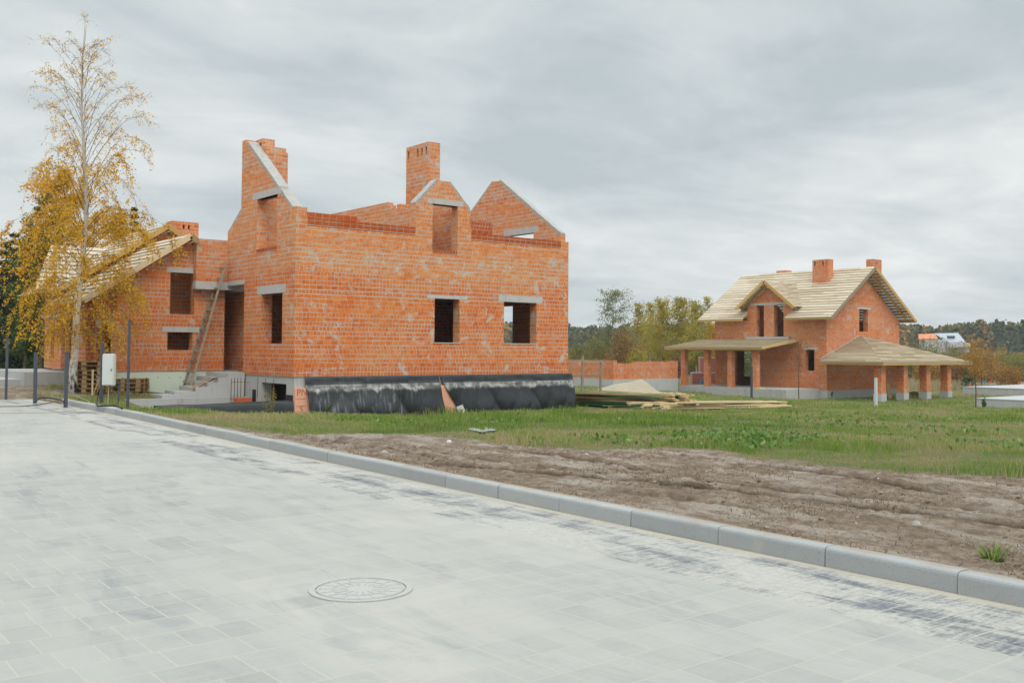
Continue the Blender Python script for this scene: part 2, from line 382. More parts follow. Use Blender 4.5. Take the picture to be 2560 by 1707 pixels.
for pts_,dp,wd in (([(7.2,10.5),(7.72,8.63),(8.01,8.02),(8.4,6.57),(8.62,5.52),(8.8,4.2),(8.9,2.5)],.115,.11),([(10.9,9.),(10.58,6.99),(10.26,5.6),(10.22,4.6),(10.3,2.5)],.095,.105),([(9.3,12.),(9.1,9.55),(9.03,8.09),(9.1,6.6)],.07,.10),([(8.2,13.),(8.0,11.),(8.2,9.5)],.05,.08),([(7.3,8.),(7.5,6.),(7.6,3.)],.035,.07),([(9.4,7.),(9.5,5.),(9.6,2.)],.04,.10),([(7.6,18.),(7.7,14.),(7.7,11.)],.05,.10)):
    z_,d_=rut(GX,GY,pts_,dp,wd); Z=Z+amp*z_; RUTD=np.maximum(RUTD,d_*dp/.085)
Z=Z+gm*np.where(GX<90,1,0)*(fbm(GX*.7,GY*.7,81)-.5)*.14
edge=sstep(0,.5,GX-back); Z=np.where(GX>back-.1,Z*edge+(.124+rough*.2+.010*(fbm(GX*3,GY*1.3,77)-.5))*(1-edge),-.16)
Z=np.where((GX<back)&(GY>31.2),hT(np.maximum(GX,7.5),GY),Z)
Z=np.where((GX<-9),-.05,Z)
inh=(GX>14.9)&(GX<26)&(GY>29.8)&(GY<37); Z=np.where(inh,np.minimum(Z,-.78),Z)
drv=(GX>10.2)&(GX<14.9)&(GY>29.75)&(GY<32.7); Z=np.where(drv,-.95,Z)
nx,ny=len(xs),len(ys); idx=np.arange(nx*ny).reshape(ny,nx)
FQ=np.stack([idx[:-1,:-1],idx[:-1,1:],idx[1:,1:],idx[1:,:-1]],-1).reshape(-1,4)
def ground_mat():
    g=NG('field soil and turf'); p=g.pos(); m=g.attr('rnd')
    n1=g.noise(p,.9,6,.65); n2=g.noise(p,5.,6,.7); n3=g.noise(g.scale(p,(1.,.35,1.)),2.2,5,.65)
    soil=g.ramp(n2,[(.25,(.10,.068,.047)),(.46,(.225,.165,.118)),(.68,(.38,.31,.245))])
    dry=g.mix(g.ss(.47,.64,n3),soil,g.mix(n2,(.30,.245,.195),(.52,.455,.39)))
    dry=g.mix(g.math('MULTIPLY',g.ss(.53,.64,g.noise(p,2.4,5,.75)),.55),dry,(.23,.155,.08))
    dry=g.mix(g.math('MULTIPLY',g.ss(.54,.66,n1),.5),dry,(.14,.098,.064))
    fib=g.noise(g.scale(p,(9.,3.,3.)),3.,5,.8,1.5); dry=g.mix(g.math('MULTIPLY',g.ss(.55,.68,fib),.45),dry,(.32,.25,.17)); dry=g.mix(g.math('MULTIPLY',g.ss(.45,.33,fib),.55),dry,(.06,.04,.025))
    gr_=g.noise(p,21,5,.8); dry=g.mix(g.math('MULTIPLY',g.ss(.54,.70,gr_),.5),dry,(.34,.285,.22)); dry=g.mix(g.math('MULTIPLY',g.ss(.46,.32,gr_),.6),dry,(.065,.044,.03))
    dry=g.mix(g.math('MULTIPLY',g.ss(-.08,-.6,m),.85),dry,(.075,.048,.028))  # rut bottoms darkened: damp soil plus the rut walls' shade put into colour
    turf=g.mix(g.ss(.35,.65,n1),(.11,.14,.038),(.19,.165,.075))
    turf=g.mix(g.ss(.55,.72,n2),turf,(.16,.115,.07))
    far=g.sep(p); dist=g.math('ADD',far[0],far[1])
    turf=g.mix(g.ss(200.,330.,dist),turf,g.mix(n1,(.20,.13,.07),(.16,.14,.06)))
    g.col(g.mix(g.math('MAXIMUM',m,0.),dry,turf)); g.rough(.95); g.bump(g.math('ADD',g.math('ADD',n2,g.math('MULTIPLY',fib,.5)),g.math('MULTIPLY',gr_,.8)),1.,.05); return g.m
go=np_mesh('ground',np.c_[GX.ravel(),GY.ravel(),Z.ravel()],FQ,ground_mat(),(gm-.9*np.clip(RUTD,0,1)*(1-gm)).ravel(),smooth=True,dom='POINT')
tag(go,kind='structure')

# pavement: one sheet, paver pattern in uv metres (u = distance from the kerb line, v = along it)
def pave_mat():
    g=NG('dusty concrete pavers'); u,v,_=g.sep(g.uv()); p=g.uv()
    row=g.math('FLOOR',g.math('DIVIDE',v,.305)); fv=g.math('MULTIPLY',g.math('FRACT',g.math('DIVIDE',v,.305)),.305)
    h=g.white(g.math('ADD',row,.5),'1D'); w=g.math('ADD',.21,g.math('MULTIPLY',g.math('FLOOR',g.math('MULTIPLY',h,3.)),.105))
    uu=g.math('DIVIDE',g.math('ADD',u,g.math('MULTIPLY',g.white(g.math('ADD',row,7.7),'1D'),.4)),w)
    cl=g.math('FLOOR',uu); fu=g.math('MULTIPLY',g.math('FRACT',uu),w)
    du=g.math('MINIMUM',fu,g.math('SUBTRACT',w,fu)); dv=g.math('MINIMUM',fv,g.math('SUBTRACT',.305,fv))
    d=g.math('ADD',g.math('MINIMUM',du,dv),g.math('MULTIPLY',g.math('SUBTRACT',g.noise(p,11,3),.5),.006))
    joint=g.math('SUBTRACT',1.,g.ss(.003,.0085,d))
    rnd=g.white(g.comb(cl,row,2.))
    strip=g.math('MULTIPLY',g.math('LESS_THAN',u,1.05),1.)
    grey=g.mix(rnd,(.24,.246,.242),(.30,.304,.294)); dark=g.mix(rnd,(.07,.08,.10),(.125,.135,.155))
    base=g.mix(strip,grey,dark)
    # sand film swept over everything
    sw=g.noise(g.scale(p,(2.4,.55,1.)),1.3,6,.68,.5); sw2=g.noise(g.scale(p,(.6,3.2,1.)),1.1,5,.7,.3); fine=g.noise(p,34,5,.75)
    streak=g.noise(g.scale(p,(1.3,14.,1.)),2.6,5,.75)
    cov=g.math('ADD',g.math('MULTIPLY',sw,.55),g.math('ADD',g.math('MULTIPLY',sw2,.3),g.math('ADD',g.math('MULTIPLY',fine,.22),g.math('MULTIPLY',streak,.30))))
    cgen=g.math('MULTIPLY',g.ss(.44,.82,cov),.9)
    smud=g.noise(g.scale(p,(2.2,.55,1.)),.9,5,.7,.8); tone=g.noise(g.scale(p,(1.,.45,1.)),.33,4,.6); cgen=g.math('ADD',g.math('MULTIPLY',g.ss(.3,.7,tone),.50),g.math('MULTIPLY',cgen,.55)); cgen=g.math('MULTIPLY',cgen,g.math('ADD',.88,g.math('MULTIPLY',g.white(g.comb(cl,row,5.)),.18)))
    big=g.noise(g.scale(p,(1.6,.5,1.)),1.0,4,.6,.4)
    crumb=g.noise(p,18,6,.8,.6); cst=g.math('ADD',g.math('MULTIPLY',g.ss(.42,.62,crumb),.27),g.math('MULTIPLY',g.ss(.54,.68,g.math('ADD',g.math('MULTIPLY',cov,.72),g.math('MULTIPLY',big,.30))),.82))
    cgen=g.math('SUBTRACT',cgen,g.math('MULTIPLY',g.ss(.52,.70,smud),.42),clamp=True); cs=g.mix(strip,cgen,cst); 
    foot=g.math('SUBTRACT',1.,g.ss(.03,.17,g.math('ADD',u,g.math('MULTIPLY',g.math('SUBTRACT',sw,.5),.3))))
    cs=g.math('MAXIMUM',cs,foot); cs=g.math('MAXIMUM',cs,g.math('MULTIPLY',joint,g.math('ADD',.55,g.math('MULTIPLY',sw2,.6))),clamp=True)
    sand=g.mix(g.noise(p,.8,4,.6),(.38,.37,.335),(.43,.42,.382))
    sand=g.mix(g.math('MAXIMUM',g.math('MULTIPLY',foot,.9),g.math('MULTIPLY',joint,.4)),sand,(.44,.39,.305))
    c=g.mix(cs,base,sand)
    spk=g.math('GREATER_THAN',g.noise(p,55,2),.77); c=g.mix(g.math('MULTIPLY',spk,.5),c,(.30,.22,.14))
    g.col(c); g.rough(.9); g.bump(g.math('ADD',g.math('MULTIPLY',joint,-.5),g.math('MULTIPLY',fine,.3)),.25,.006); return g.m
pv=[];puv=[]
py=np.r_[-30,np.arange(-6,31.3,.25),31.6]; px_=np.r_[-8.5,-4,0,2,4,5,5.6,6.4]
for y in py:
    k=kerbx(min(y,29.5))
    for x in px_:
        X=x-6.4+k if x>0 else x
        pv.append((X,y,0.)); puv.append((k-X,y))
n1=len(px_); pf=[(j*n1+i,j*n1+i+1,(j+1)*n1+i+1,(j+1)*n1+i) for j in range(len(py)-1) for i in range(n1-1)]
pav=np_mesh('pavement',pv,pf,pave_mat(),uv=puv); tag(pav,kind='structure')

def kerb_mat():
    g=NG('grey kerb concrete'); p=g.pos(); u=g.sep(g.uv())
    c=g.mix(g.attr('rnd'),(.27,.285,.29),(.34,.355,.355)); c=g.mix(g.math('MULTIPLY',g.noise(p,3,5,.65),.6),c,(.40,.41,.40))
    dr=g.math('MULTIPLY',g.ss(.665,.70,g.noise(g.scale(g.comb(u[0],0.,0.),(9.,1.,1.)),1.,2)),g.ss(.0,.1,u[1]))
    c=g.mix(g.math('MULTIPLY',dr,.55),c,(.30,.20,.10))
    c=g.mix(g.math('MULTIPLY',g.ss(.6,.7,g.noise(p,1.7,5,.7)),.4),c,(.48,.43,.34))
    so=g.math('MULTIPLY',g.ss(.17,.30,g.math('ADD',u[1],g.math('MULTIPLY',g.math('SUBTRACT',g.noise(p,2.2,5,.75),.55),.30))),.75); c=g.mix(so,c,g.mix(g.noise(p,20,3),(.22,.165,.115),(.38,.31,.235)))
    c=g.mix(g.math('MULTIPLY',g.ss(.60,.68,g.noise(p,70,2)),.35),c,(.15,.15,.15))
    g.col(c); g.rough(.85); g.bump(g.noise(p,60,4,.7),.3,.006); return g.m
MAT['kerb']=kerb_mat()
kb=MB(); prof=[(0,-.05),(.006,.112),(.010,.127),(.020,.138),(.036,.1425),(.09,.1435),(.15,.143),(.155,-.1)]
def kerb_run(pts):
    for i in range(len(pts)-1):
        (x0,y0),(x1,y1)=pts[i],pts[i+1]; d=Vector((x1-x0,y1-y0,0)); L=d.length; d.normalize(); nrm=Vector((d.y,-d.x,0))
        g0=.004; jx=random.uniform(-.008,.008); jz=random.uniform(-.005,.005); rn=random.random()
        A=[Vector((x0,y0,0))+d*g0+nrm*(a+jx)+Vector((0,0,b+jz)) for a,b in prof]; B=[q+d*(L-2*g0) for q in A]; acc=0
        for k in range(len(prof)-1):
            l=(A[k+1]-A[k]).length
            kb.poly([A[k],A[k+1],B[k+1],B[k]],[(y0,acc),(y0,acc+l),(y1,acc+l),(y1,acc)],rn); acc+=l
        kb.poly(A,[(0,0)]*8,rn);kb.poly(B[::-1],[(0,0)]*8,rn)
jy=[5.29+1.0*k for k in range(-14,24)]
kerb_run([(float(kerbx(y)),y) for y in jy])
kerb_run([(5.2,32.25),(6.0,32.2),(6.9,32.1)])
tag(kb.build('kerb','kerb',smooth=False),kind='structure')
kb2=MB(); 
for i in range(len(jy)-1):
    x0,x1=kerbx(jy[i]),kerbx(jy[i+1]); kb2.poly([(x0+.02,jy[i],-.04),(x0+.02,jy[i],.118),(x1+.02,jy[i+1],.118),(x1+.02,jy[i+1],-.04)])
    kb2.poly([(x0+.02,jy[i],.118),(x0+.15,jy[i],.118),(x1+.15,jy[i+1],.118),(x1+.02,jy[i+1],.118)])
g_=NG('kerb joint mortar'); g_.col((.10,.10,.10)); MAT['kjoint']=g_.m
tag(kb2.build('kerb_bed','kjoint'),kind='structure')

# manhole cover, raised rings and radial ribs
mh=empty('manhole_cover',(3.31,5.71,.0)); tag(mh,'round sand-filled manhole cover set in the pale pavers','manhole cover')
def ring(mb,cx,cy,r0,r1,z0,z1,a0=0,a1=2*math.pi,seg=48):
    for k in range(seg):
        a=a0+(a1-a0)*k/seg;b=a0+(a1-a0)*(k+1)/seg
        P=lambda r,t,z:(cx+r*math.cos(t),cy+r*math.sin(t),z)
        mb.poly([P(r0,a,z1),P(r1,a,z1),P(r1,b,z1),P(r0,b,z1)]);mb.poly([P(r1,a,z0),P(r1,b,z0),P(r1,b,z1),P(r1,a,z1)])
        mb.poly([P(r0,a,z0),P(r0,a,z1),P(r0,b,z1),P(r0,b,z0)])
cx_,cy_=3.31,5.71
MAT['iron']=concrete_mat('sandy lid',(.35,.352,.342),(.43,.42,.385),(.30,.30,.295),7.)
MAT['iron2']=concrete_mat('dusty iron ring',(.35,.352,.34),(.43,.42,.385),(.22,.225,.235),4.)
m=MB(); ring(m,cx_,cy_,.295,.335,0,.0082); m.build('frame','iron2',mh)
m=MB(); ring(m,cx_,cy_,.0,.285,0,.007); m.build('lid','iron',mh)
m=MB()
for k in range(16):
    a=k*math.pi/8
    for r0,r1,o in ((.09,.17,0),(.18,.265,math.pi/16)):
        m.beam((cx_+r0*math.cos(a+o),cy_+r0*math.sin(a+o),.0065),(cx_+r1*math.cos(a+o),cy_+r1*math.sin(a+o),.0065),.012,.006)
ring(m,cx_,cy_,.172,.182,.004,.0095); ring(m,cx_,cy_,.268,.279,.004,.009); m.build('ribs','iron2',mh)

# ------------------------------------------------------------------ houses
def stair(p0,p1,h=.15):
    """brick steps under the line p0->p1 (run,z), p0 lower"""
    n=max(1,int(round((p1[1]-p0[1])/h))); o=[]
    for k in range(n):
        r0=p0[0]+(p1[0]-p0[0])*k/n; z=p0[1]+(p1[1]-p0[1])*k/n
        if k: o.append((r0,z-0.)) 
        o.append((p0[0]+(p1[0]-p0[0])*(k+1)/n,z)) if False else None
        o.append((r0,z))
        r1=p0[0]+(p1[0]-p0[0])*(k+1)/n
        o.append((r1,z))
    o.append((p1[0],p1[1]))
    q=[o[0]]
    for p in o[1:]:
        if abs(p[0]-q[-1][0])+abs(p[1]-q[-1][1])>1e-5: q.append(p)
    return q
def cap(mb,ax,c,t,p0,p1,th=.05,inset=.012):
    """cement fill over a stepped slope: p0 low end, p1 high end"""
    st=stair(p0,p1); n=max(6,int(math.hypot(p1[0]-p0[0],p1[1]-p0[1])/.12))
    line=[(p0[0]+(p1[0]-p0[0])*k/n,p0[1]+(p1[1]-p0[1])*k/n+th+random.uniform(-.016,.012)) for k in range(n+1)]
    low=[(p[0],p[1]+.002) for p in st]
    mb.wall(ax,c+math.copysign(inset,t),t-math.copysign(2*inset,t),low+line[::-1])
def lintel_box(root,ax,c,r0,r1,z0,z1,t=.25,mat='lintel'):
    m=MB(); e=.004
    if ax=='Y': m.box(r0,r1,c-e,c+t,z0,z1)
    else: m.box(c-e,c+t,r0,r1,z0,z1)
    return m.build('lintel',mat,root)
def hollow_chimney(root,x0,x1,y0,y1,z0,z1,flx=(),fly=(),fz=(.20,.48),mat='brick',t=.12):
    """brick stack with flue slots cut through its street face (flx: y spans) and its side face (fly: x spans)"""
    m=MB(); za,zb=z1-fz[1],z1-fz[0]
    m.wall('X',x0,t,[(y0,z0),(y1,z0),(y1,z1),(y0,z1)],[(a,b,za,zb) for a,b in flx])
    m.wall('X',x1,-t,[(y0,z0),(y1,z0),(y1,z1),(y0,z1)])
    m.wall('Y',y0,t,[(x0+t,z0),(x1-t,z0),(x1-t,z1),(x0+t,z1)],[(a,b,za,zb) for a,b in fly])
    m.wall('Y',y1,-t,[(x0+t,z0),(x1-t,z0),(x1-t,z1),(x0+t,z1)])
    m.box(x0+t,x1-t,y0+t,y1-t,z1-.16,z1-.03)
    ch=m.build('chimney',mat,root)
    m=MB(); m.box(x0+t+.06,x1-t-.001,y0+t+.06,y1-t-.001,za-.1,z1-.17); m.build('flue','hole',ch)
    return ch
def roof_slope(mb,e0,e1,r0,r1,bw=.34,th=.03,seglen=2.0,gap=.034):
    """lapped boarding between the eave e0-e1 and the ridge r0-r1"""
    e0,e1,r0,r1=map(Vector,(e0,e1,r0,r1)); H=((e0+e1)/2-(r0+r1)/2).length; n=max(2,int(round(H/bw)))
    nrm=(e1-e0).cross(r0-e0) if (r0-e0).length>1e-3 else (e1-e0).cross(r1-e0); nrm.normalize()
    if nrm.z<0: nrm=-nrm
    for k in range(n):
        t0=k/n; t1=(k+1)/n-gap/H
        a0,a1=e0.lerp(r0,t0),e1.lerp(r1,t0); b0,b1=e0.lerp(r0,t1),e1.lerp(r1,t1); L=(a1-a0).length
        cuts=[0.]; x=random.uniform(.2,1)*seglen
        while x<L-.5: cuts.append(x/L); x+=seglen*random.uniform(.75,1.1)
        cuts.append(1.)
        for i in range(len(cuts)-1):
            s0,s1=cuts[i],cuts[i+1]-(.022/max(L,.1) if i<len(cuts)-2 else 0)
            lift=nrm*random.uniform(.0,.007); rn=random.random()
            A,B,C,D=a0.lerp(a1,s0)+nrm*(th*.9)+lift,a0.lerp(a1,s1)+nrm*(th*.9)+lift,b0.lerp(b1,s1)+nrm*th*.15,b0.lerp(b1,s0)+nrm*th*.15
            top=[q+nrm*th for q in (A,B,C,D)]; o=random.random()*9
            uv=lambda w:[(o,0),(o+L*(s1-s0),0),(o+L*(s1-s0),w),(o,w)]
            mb.poly(top,uv(bw),rn); mb.poly([D,C,B,A],uv(bw),rn)
            for q in ((A,B,top[1],top[0]),(B,C,top[2],top[1]),(C,D,top[3],top[2]),(D,A,top[0],top[3])): mb.poly(list(q),uv(th),rn)

X0,Y0=14.46,29.36
H=empty('brick_house',(X0,Y0,-.74)); tag(H,'large roofless orange brick house shell with stepped gables and black foundation sheet','house')
def bx(m,a0,a1,b0,b1,z0,z1): m.box(X0+a0,X0+a1,Y0+b0,Y0+b1,z0,z1)
# street wall with its half gable
m=MB(); sl0,sl1=(Y0+.3,6.1),(Y0+3.86,8.76)
st=stair(sl0,sl1)
ls0,ls1=(Y0+5.5,5.74),(Y0+4.33,6.49)
st2=stair(ls0,ls1)
out=[(Y0,.6),(Y0+3.95,.6),(Y0+3.95,3.94),(Y0+5.5,3.94),(Y0+5.5,5.70)]+st2+[(Y0+4.33,8.76)]+st[::-1]+[(Y0,6.1)]
m.wall('X',X0,.4,out,[(Y0+.9,Y0+2.53,1.68,3.35),(Y0+1.38,Y0+3.0,4.92,6.66)])
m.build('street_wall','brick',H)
m=MB(); cap(m,'X',X0,.4,sl0,sl1,.06); cap(m,'X',X0,.4,ls0,ls1,.03); m.split('gable_capping','cement',H)
lintel_box(H,'X',X0,Y0+1.15,Y0+3.36,6.66,6.90); lintel_box(H,'X',X0,Y0+.68,Y0+2.85,3.35,3.64)
# front wall with the wall dormer
m=MB(); dl0,dl1=(X0+4.58,6.65),(X0+5.46,7.55); dr0,dr1=(X0+6.94,6.65),(X0+6.04,7.55)
zt=5.50
out=[(X0+.4,.6),(X0+11.37,.6),(X0+11.37,zt),(X0+7.0,zt),(X0+7.0,6.0),(X0+6.94,6.0)]+stair(dr0,dr1)+stair(dl0,dl1)[::-1]+[(X0+4.58,zt),(X0+.4,zt)]
m.wall('Y',Y0,.4,out,[(X0+5.415,X0+6.50,1.74,3.33),(X0+8.545,X0+10.14,1.74,3.32),(X0+5.285,X0+6.39,5.06,6.70)])
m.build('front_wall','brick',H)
m=MB(); cap(m,'Y',Y0,.4,dl0,dl1,.05); cap(m,'Y',Y0,.4,dr0,dr1,.035); m.split('dormer_capping','cement',H)
lintel_box(H,'Y',Y0,X0+5.07,X0+6.85,3.33,3.46); lintel_box(H,'Y',Y0,X0+8.28,X0+10.43,3.32,3.57); lintel_box(H,'Y',Y0,X0+5.06,X0+6.62,6.70,6.87)
for a0,a1 in ((.4,4.58),(7.0,11.37)):
    m=MB(); m.wall('Y',Y0-.002,.40,[(X0+a0,zt),(X0+a1,zt),(X0+a1,5.79),(X0+a0,5.79)]); m.build('top_course','brickwet',H)
for r in ((5.30,6.38,Y0),):
    m=MB(); m.wall('Y',Y0-.002,.403,[(X0+r[0],4.92),(X0+r[1],4.92),(X0+r[1],5.062),(X0+r[0],5.062)]); m.build('sill_course','brickwet',H)
m=MB(); m.wall('X',X0-.002,.403,[(Y0+1.40,4.77),(Y0+2.98,4.77),(Y0+2.98,4.923),(Y0+1.40,4.923)]); m.build('sill_course','brickwet',H)
for a0,a1 in ((5.38,6.54),(8.5,10.18)):
    m=MB(); bx(m,a0,a1,-.02,.40,1.735,1.765); m.build('window_sill','lintel',H)
# right wall with its gable
m=MB(); rg0,rg1=(Y0+.02,6.05),(Y0+3.98,8.70); rh0,rh1=(Y0+8.0,6.15),(Y0+4.52,8.70)
m.wall('X',X0+11.37,.4,[(Y0,.6),(Y0+8,.6),(Y0+8,5.79),(Y0,5.79)],[(Y0+3.02,Y0+4.5,1.74,3.35),(Y0+1.69,Y0+3.45,4.9,5.79-.0001)])
m.wall('X',X0+11.37,.25,[(Y0+.02,5.79),(Y0+1.69,5.79),(Y0+1.69,6.28),(Y0+3.45,6.28),(Y0+3.45,5.79),(Y0+8,5.79)]+stair(rh0,rh1)+stair(rg0,rg1)[::-1])
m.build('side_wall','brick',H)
m=MB(); cap(m,'X',X0+11.37,.25,rg0,rg1,.07,-.01); cap(m,'X',X0+11.37,.25,rh0,rh1,.05); m.split('gable_capping','cement',H)
lintel_box(H,'X',X0+11.37,Y0+1.41,Y0+3.65,6.28,6.55,.24)
m=MB(); m.wall('Y',Y0+7.6,.4,[(X0+.4,.6),(X0+11.37,.6),(X0+11.37,5.6),(X0+.4,5.6)]); m.build('back_wall','brick',H)
m=MB(); bx(m,.4,11.37,.4,7.6,3.58,3.80); m.build('upper_floor_slab','concrete',H)
m=MB(); bx(m,.4,11.37,.4,7.6,.38,.598); m.build('ground_floor_slab','concrete',H)
# inner walls seen over the parapet and through the openings
m=MB(); s0=[(Y0+1.95,6.42),(Y0+1.95,6.57),(Y0+2.12,6.57),(Y0+2.12,6.72),(Y0+2.3,6.72),(Y0+2.3,6.87),(Y0+2.5,6.87),(Y0+2.5,6.99)]
m.wall('X',X0+4.95,.25,[(Y0+7.6,3.8),(Y0+7.6,6.99)]+s0[::-1]+[(Y0+1.95,3.8)]); m.build('inner_wall','brick',H)
m=MB(); m.wall('X',X0+4.60,.25,[(Y0+.4,5.0),(Y0+1.95,5.0),(Y0+1.95,6.40),(Y0+.4,6.50)]); m.build('dormer_cheek','brick',H)
m=MB(); m.wall('X',X0+6.67,.25,[(Y0+.4,5.0),(Y0+2.0,5.0),(Y0+2.0,6.95),(Y0+.9,6.95),(Y0+.9,6.6),(Y0+.4,6.5)]); m.build('dormer_cheek','brick',H)
m=MB(); m.wall('Y',Y0+.28,.12,[(X0+.55,5.79),(X0+2.4,5.79),(X0+2.4,6.0),(X0+.55,6.0)]); m.wall('Y',Y0+.5,.25,[(X0+7.05,5.6),(X0+8.35,5.6),(X0+8.35,6.34),(X0+7.05,6.34)]); m.split('inner_course','brickwet',H)
m=MB(); m.wall('Y',Y0+3.6,.25,[(X0+.4,.6),(X0+7.5,.6),(X0+7.5,3.58),(X0+.4,3.58)]); m.wall('X',X0+7.25,.25,[(Y0+3.85,.6),(Y0+7.6,.6),(Y0+7.6,3.58),(Y0+3.85,3.58)]); m.build('partition_wall','brick',H)
m=MB(); m.wall('X',X0+5.25,.12,[(Y0+.4,3.8),(Y0+2.2,3.8),(Y0+2.2,5.9),(Y0+.4,5.9)]); m.wall('Y',Y0+2.0,.25,[(X0+5.2,3.8),(X0+6.95,3.8),(X0+6.95,6.62),(X0+6.6,6.62),(X0+6.6,6.9),(X0+5.2,6.9)]); m.wall('Y',Y0+4.2,.25,[(X0+5.2,3.8),(X0+11.37,3.8),(X0+11.37,6.3),(X0+5.2,6.3)]); m.build('partition_wall','brick',H)
# chimneys
m=MB(); bx(m,.4,1.2,3.14,4.33,3.8,8.45); bx(m,.4,1.14,3.16,4.31,8.45,8.60); bx(m,.402,.86,3.5,4.328,8.60,8.93); bx(m,0.,.4,4.0,4.33,8.762,8.90); ch=m.build('chimney','brick',H)
m=MB(); bx(m,.396,.41,3.62,3.70,8.70,8.80); m.build('flue','hole',ch)  # dark patch painted where a flue hole would be, no recess cut
hollow_chimney(H,X0+6.75,X0+7.28,Y0+2.48,Y0+4.08,3.8,9.51,flx=[(Y0+y-.06,Y0+y+.06) for y in (2.66,2.97,3.27,3.93)],fz=(.17,.47))
# street side: overhanging bay on its slab, recessed entrance wall
m=MB(); m.wall('Y',Y0+5.5,.28,[(X0-.85,3.89),(X0,3.89),(X0,5.43),(X0-.85,5.43)]); m.wall('X',X0-1.15,.3,[(Y0+5.5,3.89),(Y0+5.78,3.89),(Y0+5.78,5.43),(Y0+5.5,5.43)]); m.build('bay_wall','brick',H)
m=MB(); bx(m,-1.17,.4,5.47,5.79,3.62,3.888); bx(m,.0,1.6,3.953,5.468,3.77,3.938); m.split('balcony_slab','lintel',H)
m=MB(); m.wall('X',X0+.75,.3,[(Y0+3.95,.66),(Y0+7.3,.66),(Y0+7.3,3.9),(Y0+3.95,3.9)]); m.build('entrance_wall','brick',H)
# foundation, insulation boards, garage opening under the street wall
m=MB(); m.wall('X',X0+.03,.37,[(Y0+.03,-1.1),(Y0+3.9,-1.1),(Y0+3.9,.597),(Y0+.03,.597)],[(Y0+.58,Y0+2.48,-.9,.36)])
m.wall('Y',Y0+.03,.35,[(X0+.4,-1.1),(X0+11.74,-1.1),(X0+11.74,.597),(X0+.4,.597)]); m.wall('X',X0+11.74,-.3,[(Y0+.38,-1.1),(Y0+8,-1.1),(Y0+8,.597),(Y0+.38,.597)])
m.build('foundation','concrete2',H)
m=MB(); bx(m,.9,1.0,.0,6.,-1.1,.37); m.build('garage_gate','gate',H)
m=MB(); bx(m,.022,.03,.06,.56,-.7,.02); bx(m,.022,.03,2.9,3.2,-.7,.1); m.split('tar_coating','cable',H)
m=MB()
x=0.0
while x<11.7:
    w=min(.6,11.77-x); bx(m,x+.002,x+w-.004,-.10,.028,-1.,.255); x+=.6
ins=m.build('insulation_board','pink',H)
def lettering(txt,x,y,z,size,parent,mat='ink'):
    cu=bpy.data.curves.new('lettering','FONT'); cu.body=txt; cu.size=size; cu.extrude=.002
    o=bpy.data.objects.new('lettering',cu); COL.objects.link(o)
    dg=bpy.context.evaluated_depsgraph_get(); me=bpy.data.meshes.new_from_object(o.evaluated_get(dg)); bpy.data.objects.remove(o)
    o=bpy.data.objects.new('lettering',me); COL.objects.link(o); me.materials.append(MAT[mat]); o.parent=parent
    o.location=Vector((x,y,z))-Vector(H.location); o.rotation_euler=(R(90),0,0); return o
lettering('PN',X0+.06,Y0-.103,.02,.30,ins); lettering('S',X0+.17,Y0-.103,-.52,.30,ins)
m=MB(); bx(m,.05,.38,-.106,-.101,-.10,-.085); bx(m,.05,.38,-.106,-.101,-.33,-.315); m.split('lettering_rule','ink',ins)

# black dimpled sheet hung over the foundation: two lengths
def sheet_mat():
    g=NG('black dimpled membrane'); u,v,_=g.sep(g.uv()); p=g.uv()
    base=g.mix(g.noise(p,3,5,.6),(.010,.013,.016),(.030,.036,.041))
    streak=g.noise(g.scale(p,(4.6,.6,1.)),1.6,6,.72,.9); bl=g.noise(p,.75,3,.6)
    dep=g.math('MULTIPLY',g.ss(.50,.72,streak),g.ss(.40,.62,bl))
    left=g.math('SUBTRACT',1.,g.ss(2.5,6.,u)); low=g.ss(.30,.75,v)
    c=g.mix(g.math('MULTIPLY',dep,g.math('ADD',.08,g.math('MULTIPLY',left,.14))),base,(.26,.27,.275))
    c=g.mix(g.math('MULTIPLY',g.math('MULTIPLY',left,low),g.math('MULTIPLY',g.ss(.50,.72,streak),.60)),c,(.33,.345,.36))
    drip=g.math('MULTIPLY',g.math('SUBTRACT',g.noise(g.scale(p,(1.,0.,0.)),1.9,4,.6),.38),.75)
    band=g.math('MULTIPLY',g.ss(.25,.29,v),g.math('SUBTRACT',1.,g.ss(.29,.43,g.math('SUBTRACT',v,g.math('MAXIMUM',drip,0.)))))
    c=g.mix(g.math('MULTIPLY',band,g.math('ADD',.12,g.math('MULTIPLY',g.ss(.40,.62,g.noise(p,3.,5,.7)),.62))),c,(.52,.51,.47))
    g.col(c); g.rough(.36); g.b.inputs['Specular IOR Level'].default_value=.5
    vx=g.n.new('ShaderNodeTexVoronoi'); g.put(vx.inputs['Vector'],g.scale(p,(26.,26.,1.))); vx.inputs['Randomness'].default_value=0.
    g.bump(vx.outputs['Distance'],.25,.004); return g.m
MAT['sheet']=sheet_mat()
